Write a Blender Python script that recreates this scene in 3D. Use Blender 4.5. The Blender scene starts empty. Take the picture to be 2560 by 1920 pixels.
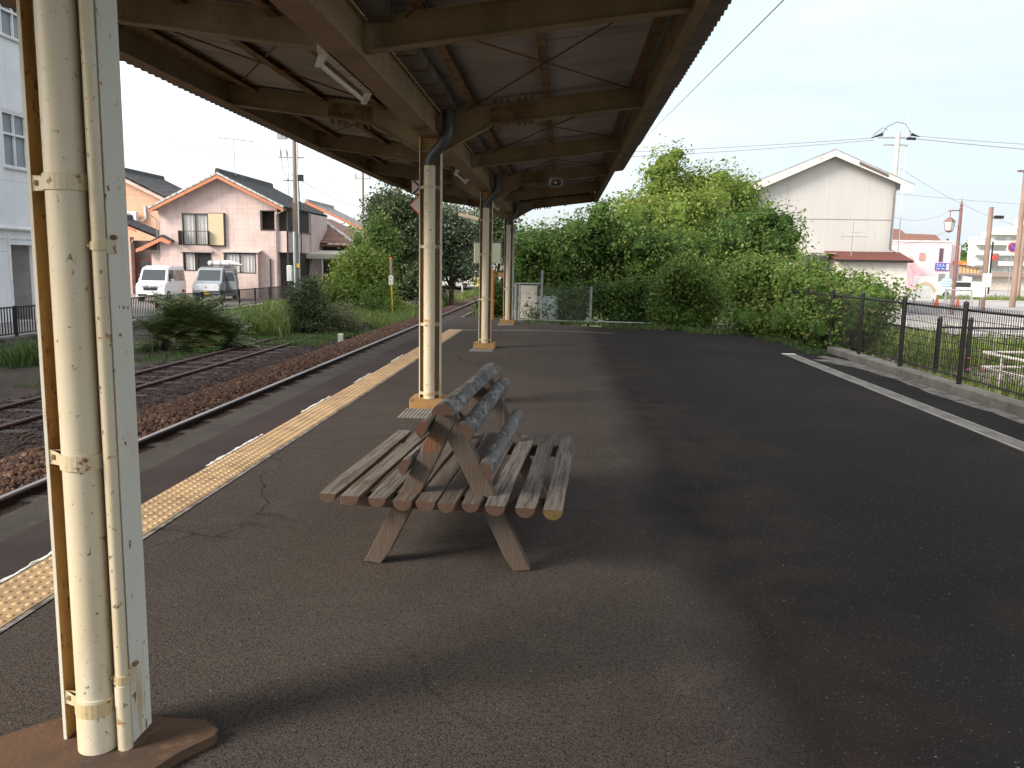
import bpy, math, random
import numpy as np
from mathutils import Vector, Matrix
random.seed(7); RNG = np.random.default_rng(11)
R = math.radians
sc = bpy.context.scene
C = sc.collection

# ------------------------------------------------------------------ camera
PITCH, ROLL, YAW = R(8.24), R(1.0), R(3.3)
f0 = Vector((-math.sin(YAW), math.cos(YAW), 0)); r0 = Vector((math.cos(YAW), math.sin(YAW), 0)); u0 = Vector((0, 0, 1))
fw = f0*math.cos(PITCH)-u0*math.sin(PITCH); u1 = u0*math.cos(PITCH)+f0*math.sin(PITCH)
rt = r0*math.cos(ROLL)+u1*math.sin(ROLL); up = u1*math.cos(ROLL)-r0*math.sin(ROLL)
cam = bpy.data.objects.new('camera', bpy.data.cameras.new('camera')); C.objects.link(cam)
M3 = Matrix((rt, up, -fw)).transposed()
cam.matrix_world = Matrix.Translation((0, 0, 1.5)) @ M3.to_4x4()
cam.data.sensor_width = 17.3; cam.data.lens = 14.0; cam.data.clip_start = .05; cam.data.clip_end = 3000
sc.camera = cam

# ------------------------------------------------------------------ light
SUN_DIR = Vector((-1.2, -0.72, 0.80)).normalized()      # towards the sun
elev = math.asin(SUN_DIR.z)
sun = bpy.data.lights.new('sun', 'SUN'); sun.energy = 3.1; sun.angle = R(20); sun.color = (1.0, .90, .78)
so = bpy.data.objects.new('sun', sun); C.objects.link(so)
so.rotation_euler = (-SUN_DIR).to_track_quat('-Z', 'Y').to_euler()
w = bpy.data.worlds.new('World'); sc.world = w; w.use_nodes = True
nt = w.node_tree; nt.nodes.clear()
out = nt.nodes.new('ShaderNodeOutputWorld'); bg = nt.nodes.new('ShaderNodeBackground')
sky = nt.nodes.new('ShaderNodeTexSky'); sky.sky_type = 'NISHITA'; sky.sun_disc = False
sky.sun_elevation = elev; sky.sun_rotation = math.atan2(SUN_DIR.x, SUN_DIR.y)
sky.dust_density = 3.0; sky.air_density = 1.0; sky.ozone_density = 1.0
bg.inputs[1].default_value = 0.13
# thin high cloud veil over the blue
tc = nt.nodes.new('ShaderNodeTexCoord'); mp = nt.nodes.new('ShaderNodeMapping'); mp.inputs['Scale'].default_value = (1.2, 1.2, 5)
nz = nt.nodes.new('ShaderNodeTexNoise'); nz.inputs['Scale'].default_value = 2.2; nz.inputs['Detail'].default_value = 6; nz.inputs['Roughness'].default_value = .55
mr = nt.nodes.new('ShaderNodeMapRange'); mr.inputs[1].default_value = .32; mr.inputs[2].default_value = .62; mr.inputs[3].default_value = .55; mr.inputs[4].default_value = .90
mx = nt.nodes.new('ShaderNodeMix'); mx.data_type = 'RGBA'; mx.inputs[7].default_value = (5.6, 6.05, 6.5, 1)
L = nt.links.new
L(tc.outputs['Generated'], mp.inputs[0]); L(mp.outputs[0], nz.inputs['Vector']); L(nz.outputs[0], mr.inputs[0]); L(mr.outputs[0], mx.inputs[0])
L(sky.outputs[0], mx.inputs[6])
dp = nt.nodes.new('ShaderNodeVectorMath'); dp.operation = 'DOT_PRODUCT'; dp.inputs[1].default_value = SUN_DIR; L(tc.outputs['Generated'], dp.inputs[0])
m2 = nt.nodes.new('ShaderNodeMapRange'); m2.interpolation_type = 'SMOOTHSTEP'; m2.inputs[1].default_value = -.75; m2.inputs[2].default_value = .75; L(dp.outputs['Value'], m2.inputs[0])
mc = nt.nodes.new('ShaderNodeMix'); mc.data_type = 'RGBA'; mc.inputs[6].default_value = (3.7, 4.05, 4.36, 1); mc.inputs[7].default_value = (9.5, 9.6, 9.6, 1); L(m2.outputs[0], mc.inputs[0]); L(mc.outputs[2], mx.inputs[7]); L(mx.outputs[2], bg.inputs[0]); L(bg.outputs[0], out.inputs[0])
sc.view_settings.view_transform = 'Standard'; sc.view_settings.look = 'None'
sc.view_settings.exposure = 0.9; sc.view_settings.gamma = 1.0
sc.render.engine = 'CYCLES'
sc.cycles.max_bounces = 7; sc.cycles.diffuse_bounces = 4; sc.cycles.transparent_max_bounces = 6
sc.render.resolution_x = 1024; sc.render.resolution_y = 768

# ------------------------------------------------------------------ materials
MATS = {}
def mat(name, base, layers=(), rough=.8, bump=None, metal=0., spec=.35, transl=None, alpha=None):
    """layers: (colour, kind, scale, lo, hi[, stretch]) ; kind noise|voronoi|wave|rings|island|up|grid"""
    if name in MATS: return MATS[name]
    m = bpy.data.materials.new(name); m.use_nodes = True; n = m.node_tree; n.nodes.clear()
    o = n.nodes.new('ShaderNodeOutputMaterial'); p = n.nodes.new('ShaderNodeBsdfPrincipled')
    p.inputs['Roughness'].default_value = rough; p.inputs['Metallic'].default_value = metal
    p.inputs['Specular IOR Level'].default_value = spec
    t = n.nodes.new('ShaderNodeTexCoord'); lk = n.links.new
    col = n.nodes.new('ShaderNodeRGB'); col.outputs[0].default_value = (*base, 1); cur = col.outputs[0]
    def tex(kind, scale, stretch=(1, 1, 1)):
        mp = n.nodes.new('ShaderNodeMapping'); mp.inputs['Scale'].default_value = stretch
        lk(t.outputs['Object'], mp.inputs[0])
        if kind == 'noise' or kind == 'fine':
            x = n.nodes.new('ShaderNodeTexNoise'); x.inputs['Scale'].default_value = scale
            x.inputs['Detail'].default_value = 6 if kind == 'noise' else 2; x.inputs['Roughness'].default_value = .62; lk(mp.outputs[0], x.inputs['Vector']); return x.outputs[0]
        if kind == 'voronoi':
            x = n.nodes.new('ShaderNodeTexVoronoi'); x.inputs['Scale'].default_value = scale; lk(mp.outputs[0], x.inputs['Vector']); return x.outputs['Distance']
        if kind == 'cell':
            x = n.nodes.new('ShaderNodeTexVoronoi'); x.inputs['Scale'].default_value = scale; lk(mp.outputs[0], x.inputs['Vector'])
            s = n.nodes.new('ShaderNodeSeparateColor'); lk(x.outputs['Color'], s.inputs[0]); return s.outputs[0]
        if kind == 'wave':
            x = n.nodes.new('ShaderNodeTexWave'); x.inputs['Scale'].default_value = scale; x.inputs['Distortion'].default_value = 3.5; x.inputs['Detail'].default_value = 3; x.inputs['Detail Scale'].default_value = 1.5; lk(mp.outputs[0], x.inputs['Vector']); return x.outputs[1]
        if kind == 'swirl':
            x = n.nodes.new('ShaderNodeTexNoise'); x.inputs['Scale'].default_value = scale; x.inputs['Detail'].default_value = 1.5; lk(mp.outputs[0], x.inputs['Vector'])
            a = n.nodes.new('ShaderNodeMath'); a.operation = 'MULTIPLY'; a.inputs[1].default_value = 26; lk(x.outputs[0], a.inputs[0])
            b = n.nodes.new('ShaderNodeMath'); b.operation = 'SINE'; lk(a.outputs[0], b.inputs[0]); return b.outputs[0]
        if kind == 'island':
            g = n.nodes.new('ShaderNodeNewGeometry'); return g.outputs['Random Per Island']
        if kind == 'up':
            g = n.nodes.new('ShaderNodeNewGeometry'); s = n.nodes.new('ShaderNodeSeparateXYZ'); lk(g.outputs['Normal'], s.inputs[0]); return s.outputs[2]
        if kind in ('linex', 'liney', 'linez'):   # thin joints every 1/scale metres
            s = n.nodes.new('ShaderNodeSeparateXYZ'); lk(t.outputs['Object'], s.inputs[0])
            a = n.nodes.new('ShaderNodeMath'); a.operation = 'MULTIPLY'; a.inputs[1].default_value = scale; lk(s.outputs['xyz'.index(kind[-1])], a.inputs[0])
            b = n.nodes.new('ShaderNodeMath'); b.operation = 'FRACT'; lk(a.outputs[0], b.inputs[0]); return b.outputs[0]
    for l in layers:
        c2, kind, scale, lo, hi = l[:5]; st = l[5] if len(l) > 5 else (1, 1, 1)
        f = tex(kind, scale, st)
        r = n.nodes.new('ShaderNodeMapRange'); r.inputs[1].default_value = lo; r.inputs[2].default_value = hi; r.clamp = True; lk(f, r.inputs[0])
        mxn = n.nodes.new('ShaderNodeMix'); mxn.data_type = 'RGBA'; lk(r.outputs[0], mxn.inputs[0]); lk(cur, mxn.inputs[6]); mxn.inputs[7].default_value = (*c2, 1); cur = mxn.outputs[2]
    lk(cur, p.inputs['Base Color'])
    if bump:
        f = tex(bump[0], bump[1], bump[3] if len(bump) > 3 else (1, 1, 1)); b = n.nodes.new('ShaderNodeBump'); b.inputs['Strength'].default_value = 1; b.inputs['Distance'].default_value = bump[2]
        lk(f, b.inputs['Height']); lk(b.outputs[0], p.inputs['Normal'])
    if transl:
        tr = n.nodes.new('ShaderNodeBsdfTranslucent'); ms = n.nodes.new('ShaderNodeMixShader'); ms.inputs[0].default_value = transl
        lk(cur, tr.inputs[0]); lk(p.outputs[0], ms.inputs[1]); lk(tr.outputs[0], ms.inputs[2]); lk(ms.outputs[0], o.inputs[0])
    elif alpha is not None:
        tr = n.nodes.new('ShaderNodeBsdfTransparent'); ms = n.nodes.new('ShaderNodeMixShader'); ms.inputs[0].default_value = alpha
        lk(tr.outputs[0], ms.inputs[1]); lk(p.outputs[0], ms.inputs[2]); lk(ms.outputs[0], o.inputs[0])
    else: lk(p.outputs[0], o.inputs[0])
    MATS[name] = m; return m

RUST = (.20, .065, .02)
asphalt = mat('platform asphalt', (.062, .054, .049), [((.045, .039, .036), 'noise', .55, .42, .62), ((.072, .061, .053), 'noise', 5, .5, .8), ((.024, .021, .020), 'fine', 170, .50, .64), ((.105, .095, .085), 'voronoi', 85, .19, .08), ((.30, .27, .25), 'voronoi', 14, .045, .02), ((.030, .027, .026), 'noise', 2.1, .60, .68)], rough=.92, bump=('fine', 190, .0028), spec=.15)
asphalt_new = mat('coarse dark asphalt', (.028, .0265, .0275), [((.019, .018, .020), 'noise', .7, .42, .62), ((.050, .040, .034), 'noise', .45, .52, .66), ((.010, .010, .011), 'fine', 120, .48, .62), ((.085, .085, .09), 'voronoi', 48, .19, .08), ((.30, .29, .28), 'voronoi', 11, .055, .025)], rough=.82, bump=('fine', 110, .005), spec=.3)
def shade_blend_asphalt():
    m = mat('platform asphalt shade blend', (.080, .066, .057), [((.066, .055, .048), 'noise', .55, .42, .62), ((.092, .077, .066), 'noise', 5, .5, .8), ((.064, .050, .041), 'noise', 1.7, .60, .75)], rough=.93, bump=('fine', 130, .0045), spec=.1)
    n = m.node_tree; P = n.nodes['Principled BSDF']; lk = n.links.new; t = n.nodes['Texture Coordinate']; cur = P.inputs['Base Color'].links[0].from_socket
    def nz(sc_, det=4, st=(1, 1, 1)):
        mp = n.nodes.new('ShaderNodeMapping'); mp.inputs['Scale'].default_value = st; lk(t.outputs['Object'], mp.inputs[0]); x = n.nodes.new('ShaderNodeTexNoise'); x.inputs['Scale'].default_value = sc_; x.inputs['Detail'].default_value = det; lk(mp.outputs[0], x.inputs['Vector']); return x.outputs[0]
    def rng(f, a, b, c=0, d=1): r = n.nodes.new('ShaderNodeMapRange'); r.inputs[1].default_value = a; r.inputs[2].default_value = b; r.inputs[3].default_value = c; r.inputs[4].default_value = d; lk(f, r.inputs[0]); return r.outputs[0]
    def mixc(f, a, b):
        q = n.nodes.new('ShaderNodeMix'); q.data_type = 'RGBA'; lk(f, q.inputs[0]); lk(a, q.inputs[6])
        if isinstance(b, tuple): q.inputs[7].default_value = (*b, 1)
        else: lk(b, q.inputs[7])
        return q.outputs[2]
    def ma(op, a, b):
        q = n.nodes.new('ShaderNodeMath'); q.operation = op
        for i, v in enumerate((a, b)):
            if isinstance(v, (int, float)): q.inputs[i].default_value = v
            else: lk(v, q.inputs[i])
        return q.outputs[0]
    def vor(sc_): x = n.nodes.new('ShaderNodeTexVoronoi'); x.inputs['Scale'].default_value = sc_; lk(t.outputs['Object'], x.inputs['Vector']); return x.outputs['Distance']
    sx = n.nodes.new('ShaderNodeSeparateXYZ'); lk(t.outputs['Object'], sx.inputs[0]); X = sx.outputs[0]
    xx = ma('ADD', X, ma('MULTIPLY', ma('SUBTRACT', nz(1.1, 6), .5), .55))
    f = rng(xx, .50, .86)  # coarser asphalt to the right, its colour also darkened for the canopy's shade
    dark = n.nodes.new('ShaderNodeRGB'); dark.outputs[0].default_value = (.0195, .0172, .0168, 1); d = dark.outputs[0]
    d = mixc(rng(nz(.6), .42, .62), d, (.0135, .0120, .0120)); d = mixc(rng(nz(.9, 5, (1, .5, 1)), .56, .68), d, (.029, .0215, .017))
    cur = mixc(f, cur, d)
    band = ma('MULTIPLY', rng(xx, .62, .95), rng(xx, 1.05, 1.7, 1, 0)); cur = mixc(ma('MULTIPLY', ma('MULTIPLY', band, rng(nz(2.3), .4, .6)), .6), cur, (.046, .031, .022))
    cur = mixc(rng(nz(170, 2), .5, .64), cur, (.014, .0125, .012))
    cur = mixc(ma('MULTIPLY', rng(vor(80), .19, .08), .8), cur, (.105, .094, .083)); cur = mixc(ma('MULTIPLY', rng(vor(45), .15, .07), rng(f, .3, 1)), cur, (.10, .098, .10)); cur = mixc(rng(vor(12), .05, .022), cur, (.30, .28, .25))
    cur = mixc(rng(nz(60, 3), .53, .66, 0, .6), cur, (.018, .016, .0155)); cur = mixc(rng(vor(26), .10, .05), cur, (.135, .122, .108)); cur = mixc(rng(vor(33), .09, .05, 0, .8), cur, (.012, .011, .011)); mp = n.nodes.new('ShaderNodeMath'); mp.operation = 'MULTIPLY'; mp.inputs[1].default_value = .155; lk(sx.outputs[1], mp.inputs[0]); mf = n.nodes.new('ShaderNodeMath'); mf.operation = 'FRACT'; lk(mp.outputs[0], mf.inputs[0]); cur = mixc(rng(mf.outputs[0], .996, .999, 0, .55), cur, (.022, .019, .018))
    ve = n.nodes.new('ShaderNodeTexVoronoi'); ve.feature = 'DISTANCE_TO_EDGE'; ve.inputs['Scale'].default_value = .33
    wa = n.nodes.new('ShaderNodeTexNoise'); wa.inputs['Scale'].default_value = 2.2; wa.inputs['Detail'].default_value = 7; lk(t.outputs['Object'], wa.inputs['Vector'])
    wv_ = n.nodes.new('ShaderNodeVectorMath'); wv_.operation = 'MULTIPLY_ADD'; wv_.inputs[1].default_value = (.55, .55, 0); lk(wa.outputs['Color'], wv_.inputs[0]); lk(t.outputs['Object'], wv_.inputs[2]); lk(wv_.outputs[0], ve.inputs['Vector'])
    cur = mixc(ma('MULTIPLY', rng(ve.outputs['Distance'], .0035, .001), rng(nz(.5, 2), .46, .56, 0, .75)), cur, (.013, .0115, .011))
    lk(cur, P.inputs['Base Color']); return m
asphalt_shade_blend = shade_blend_asphalt()
asphalt_purple = mat('worn purple-brown asphalt', (.045, .033, .032), [((.03, .0225, .0225), 'noise', 1.3, .42, .62), ((.020, .017, .017), 'fine', 150, .52, .66), ((.16, .14, .13), 'voronoi', 16, .05, .03)], rough=.9, bump=('fine', 150, .003), spec=.2)
coping = mat('coping concrete', (.048, .041, .034), [((.030, .026, .023), 'noise', 1.6, .4, .6), ((.075, .067, .056), 'noise', 9, .56, .8), ((.03, .027, .025), 'fine', 90, .56, .68), ((.02, .018, .017), 'liney', .55, .985, .992)], rough=.95, bump=('fine', 90, .004))
concrete = mat('weathered concrete', (.20, .185, .16), [((.12, .11, .092), 'noise', 1.4, .42, .65), ((.08, .075, .06), 'noise', 6, .56, .72), ((.30, .28, .25), 'fine', 50, .6, .75)], rough=.92, bump=('noise', 22, .012))
concrete_dark = mat('mossy dark concrete', (.10, .095, .075), [((.045, .045, .034), 'noise', 1.5, .42, .62), ((.16, .15, .12), 'noise', 7, .58, .75)], rough=.95, bump=('noise', 14, .02))
road = mat('road asphalt', (.26, .235, .23), [((.21, .19, .19), 'noise', .4, .4, .6), ((.32, .29, .28), 'fine', 30, .55, .75)], rough=.92, bump=('fine', 60, .004))
road_far = mat('sun-bright road asphalt', (.36, .335, .325), [((.28, .265, .262), 'noise', .15, .4, .6), ((.42, .395, .385), 'fine', 12, .55, .75)], rough=.92)  # overexposed sunlight on the far road put into its pale colour
kerb_m = mat('kerb concrete', (.46, .44, .40), [((.34, .32, .29), 'noise', 2, .45, .65)], rough=.9)
soil = mat('trackside soil', (.055, .040, .030), [((.028, .024, .018), 'noise', .6, .4, .6), ((.06, .06, .03), 'noise', .35, .52, .66), ((.09, .07, .055), 'fine', 25, .55, .7)], rough=1, bump=('noise', 7, .05))
grey_gravel = mat('oily siding gravel', (.060, .040, .034), [((.028, .019, .017), 'noise', .8, .4, .6), ((.12, .09, .078), 'voronoi', 26, .25, .1), ((.02, .016, .016), 'fine', 60, .5, .62)], rough=.95, bump=('noise', 40, .025))
ballast_m = mat('rusty ballast bed', (.085, .045, .028), [((.035, .02, .016), 'fine', 45, .45, .6), ((.14, .08, .05), 'voronoi', 22, .3, .12)], rough=1, bump=('noise', 30, .03))
stone_m = mat('rusty ballast stones', (.115, .055, .032), [((.06, .032, .022), 'island', 1, .2, .55), ((.19, .12, .08), 'island', 1, .75, .95), ((.05, .03, .022), 'noise', 3, .5, .7)], rough=1, bump=('noise', 90, .004))
lot_gravel = mat('pale lot gravel', (.30, .25, .235), [((.15, .125, .115), 'fine', 18, .45, .62), ((.46, .42, .40), 'voronoi', 14, .3, .1), ((.10, .11, .05), 'noise', .5, .55, .68)], rough=1, bump=('noise', 20, .03))
grass_ground = mat('rough grassy ground', (.075, .085, .03), [((.12, .10, .06), 'noise', .5, .5, .65), ((.05, .075, .02), 'noise', 3, .45, .6)], rough=1, bump=('noise', 8, .05))
rail_side = mat('rusty rail side', (.045, .020, .017), [((.025, .013, .012), 'noise', 4, .4, .6), ((.10, .045, .03), 'fine', 30, .55, .7)], rough=.8, bump=('fine', 60, .002))
rail_top = mat('polished rail head', (.30, .27, .27), [((.20, .17, .165), 'noise', 2, .45, .65, (1, .2, 1))], rough=.42, metal=.7)
sleeper_m = mat('weathered sleeper', (.10, .082, .068), [((.05, .04, .034), 'noise', 3, .4, .6, (1, 6, 1)), ((.20, .18, .16), 'noise', 8, .6, .75, (.4, 6, 1))], rough=.95, bump=('noise', 20, .01, (.3, 4, 1)))
tactile_m = mat('tactile yellow tile', (.40, .27, .145), [((.31, .21, .115), 'noise', 3, .42, .62), ((.20, .14, .085), 'noise', 6, .52, .70), ((.16, .11, .07), 'noise', 18, .58, .75), ((.16, .11, .07), 'liney', 3.3333, .982, .99)], rough=.8, bump=('fine', 120, .0015))
white_line = mat('flaking white line paint', (.74, .73, .70), [((.30, .28, .26), 'noise', 14, .5, .62)], rough=.75)
worn_line = mat('worn grey line', (.24, .22, .20), [((.08, .07, .066), 'noise', 12, .42, .6), ((.36, .34, .31), 'noise', 5, .58, .7)], rough=.85)
paint_col = mat('cream column paint', (.56, .49, .33), [((.50, .40, .22), 'noise', 1.6, .42, .62, (1, 1, .25)), ((.36, .22, .07), 'noise', 9, .60, .70), (RUST, 'noise', 26, .59, .65)], rough=.42, bump=('noise', 60, .0015), spec=.45)
paint_web = mat('rust stained ochre paint', (.42, .27, .10), [((.30, .16, .05), 'noise', 3, .42, .6, (1, 1, .3)), (RUST, 'noise', 34, .57, .66), ((.46, .33, .15), 'noise', 2, .58, .7)], rough=.55, bump=('noise', 60, .003))
paint_pipe = mat('cream downpipe paint', (.60, .535, .40), [((.53, .445, .29), 'noise', 1.1, .42, .62, (1, 1, .3)), ((.68, .63, .50), 'noise', 2.3, .55, .66, (1, 1, .3)), ((.46, .34, .17), 'noise', 16, .60, .72, (1, 1, .06)), ((.16, .13, .09), 'noise', 38, .63, .67), ((.34, .16, .05), 'noise', 17, .635, .68)], rough=.38, bump=('noise', 12, .0012), spec=.5)
paint_flange = mat('shade-greyed flange paint', (.62, .60, .52), [((.55, .52, .43), 'noise', 1.4, .42, .62, (1, 1, .4)), ((.48, .36, .2), 'noise', 14, .60, .70, (1, 1, .12)), (RUST, 'noise', 30, .645, .665, (1, 1, .7)), ((.44, .27, .12), 'noise', 9, .62, .74, (1, 1, .3))], rough=.5, bump=('noise', 40, .001))  # grey of the shaded column side put into the paint colour; rust is real
paint_beam = mat('tan girder paint', (.30, .225, .13), [((.22, .155, .085), 'noise', 2, .42, .62), ((.21, .125, .06), 'noise', 9, .60, .72), ((.39, .31, .20), 'noise', 1.2, .58, .7), ((.08, .04, .018), 'noise', 34, .66, .7)], rough=.6, bump=('noise', 40, .001))
paint_rusty = mat('rusted girder paint', (.26, .17, .09), [((.15, .08, .035), 'noise', 5, .42, .6), ((.24, .15, .075), 'noise', 3, .58, .7)], rough=.75, bump=('noise', 60, .002))
rod_m = mat('rusty brace rod', (.17, .075, .035), [((.22, .12, .06), 'noise', 5, .5, .65)], rough=.8)
slate_m = mat('old corrugated slate sheet', (.46, .44, .40), [((.36, .34, .31), 'noise', 1.0, .42, .62, (.5, 3, 1)), ((.20, .17, .16), 'noise', 3.5, .60, .76, (.25, 3, 1)), ((.28, .26, .25), 'noise', 6, .6, .72, (.3, 5, 1))], rough=.9, bump=('noise', 30, .002))
gutter_m = mat('dull zinc gutter', (.17, .155, .135), [((.10, .09, .08), 'noise', 3, .42, .62)], rough=.6)
pvc_grey = mat('dark grey plastic pipe', (.070, .078, .088), [((.05, .055, .062), 'noise', 5, .45, .6)], rough=.35, spec=.5)
plinth_m = mat('ochre painted plinth', (.33, .19, .06), [((.27, .15, .06), 'noise', 3, .42, .6), ((.15, .10, .06), 'noise', 9, .58, .7)], rough=.8, bump=('noise', 30, .004))
plinth_brown = mat('brown dirty plinth', (.11, .062, .034), [((.075, .045, .028), 'noise', 3, .42, .6), ((.05, .04, .032), 'noise', 4, .56, .68), ((.17, .10, .055), 'noise', 12, .6, .7)], rough=.85, bump=('noise', 40, .003))
grate_m = mat('galvanised grating', (.30, .285, .255), [((.20, .18, .155), 'noise', 5, .45, .6)], rough=.6, metal=.3)
lamp_white = mat('grey white lamp enamel', (.56, .53, .47), [((.42, .38, .31), 'noise', 4, .45, .65), (RUST, 'noise', 20, .68, .73)], rough=.5)
tube_m = mat('unlit fluorescent tube', (.78, .75, .68), rough=.25, spec=.5)
speaker_m = mat('grey speaker horn', (.50, .49, .46), [((.42, .41, .39), 'noise', 6, .45, .6)], rough=.5)
GREY = (.255, .243, .232)
wood_slat = mat('weathered slat wood', (.135, .075, .045), [((.20, .10, .055), 'noise', 3, .5, .65), ((.185, .162, .138), 'up', 1, .2, .8), ((.085, .072, .062), 'noise', 26, .47, .60, (2.5, .10, 2.5)), ((.05, .042, .036), 'noise', 60, .58, .66, (3, .06, 3)), ((.24, .215, .19), 'noise', 20, .60, .72, (2, .15, 2)), ((.11, .068, .042), 'noise', 3.2, .60, .70), ((.055, .045, .038), 'noise', 5, .66, .70)], rough=.85, bump=('noise', 30, .012, (2.5, .07, 2.5)))
wood_slat_b = mat('browner slat wood', (.14, .078, .045), [((.20, .10, .055), 'noise', 3, .5, .65), ((.125, .098, .078), 'up', 1, .2, .8), ((.085, .066, .055), 'noise', 26, .47, .60, (2.5, .10, 2.5)), ((.045, .035, .03), 'noise', 60, .58, .66, (3, .06, 3)), ((.21, .185, .16), 'noise', 20, .62, .74, (2, .15, 2)), ((.15, .07, .03), 'noise', 3.2, .60, .70)], rough=.8, bump=('noise', 30, .010, (2.5, .07, 2.5)))
wood_leg = mat('reddish leg wood', (.085, .060, .043), [((.15, .06, .026), 'noise', 6, .58, .66), ((.078, .062, .052), 'noise', 7, .44, .54, (1, 1, .35)), ((.08, .055, .04), 'noise', 40, .52, .64, (2, 2, .10)), ((.20, .18, .155), 'noise', 24, .63, .72, (2, 2, .12))], rough=.8, bump=('noise', 34, .005, (2.5, 2.5, .10)))
wood_log = mat('silvered bark log', (.135, .124, .112), [((.08, .074, .068), 'noise', 7, .42, .6, (1, .35, 1)), ((.22, .21, .195), 'swirl', 7, .70, 1.0, (1.5, .5, 1.5)), ((.055, .052, .05), 'swirl', 5.0, .93, 1.0, (1.2, .6, 1.2)), ((.05, .045, .045), 'noise', 22, .62, .7, (1, .2, 1)), ((.20, .205, .21), 'noise', 3, .58, .68)], rough=.75, bump=('swirl', 4.2, .0025, (1.6, .55, 1.6)))
wood_end = mat('end grain wood', (.075, .046, .031), [((.075, .04, .026), 'noise', 22, .45, .6), ((.10, .045, .025), 'noise', 5, .55, .66)], rough=.85, bump=('noise', 60, .002))
wood_end_old = mat('lichened end grain', (.12, .085, .03), [((.08, .055, .02), 'noise', 22, .45, .6)], rough=.85)
black_metal = mat('dark brown coated fence metal', (.014, .011, .011), [((.022, .017, .016), 'noise', 5, .5, .65)], rough=.45, spec=.4)
galv = mat('galvanised steel', (.34, .35, .36), [((.24, .24, .245), 'noise', 6, .45, .6)], rough=.5, metal=.4)
white_rail = mat('off white pipe railing', (.52, .49, .45), [((.36, .32, .28), 'noise', 6, .5, .66)], rough=.6)
mesh_m = mat('chain link wire', (.25, .25, .245), rough=.5, metal=.4)

def M_plain(name, c, rough=.6, **k): return mat(name, c, [(tuple(x*.82 for x in c), 'noise', 2.5, .45, .62)], rough=rough, **k)

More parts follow.
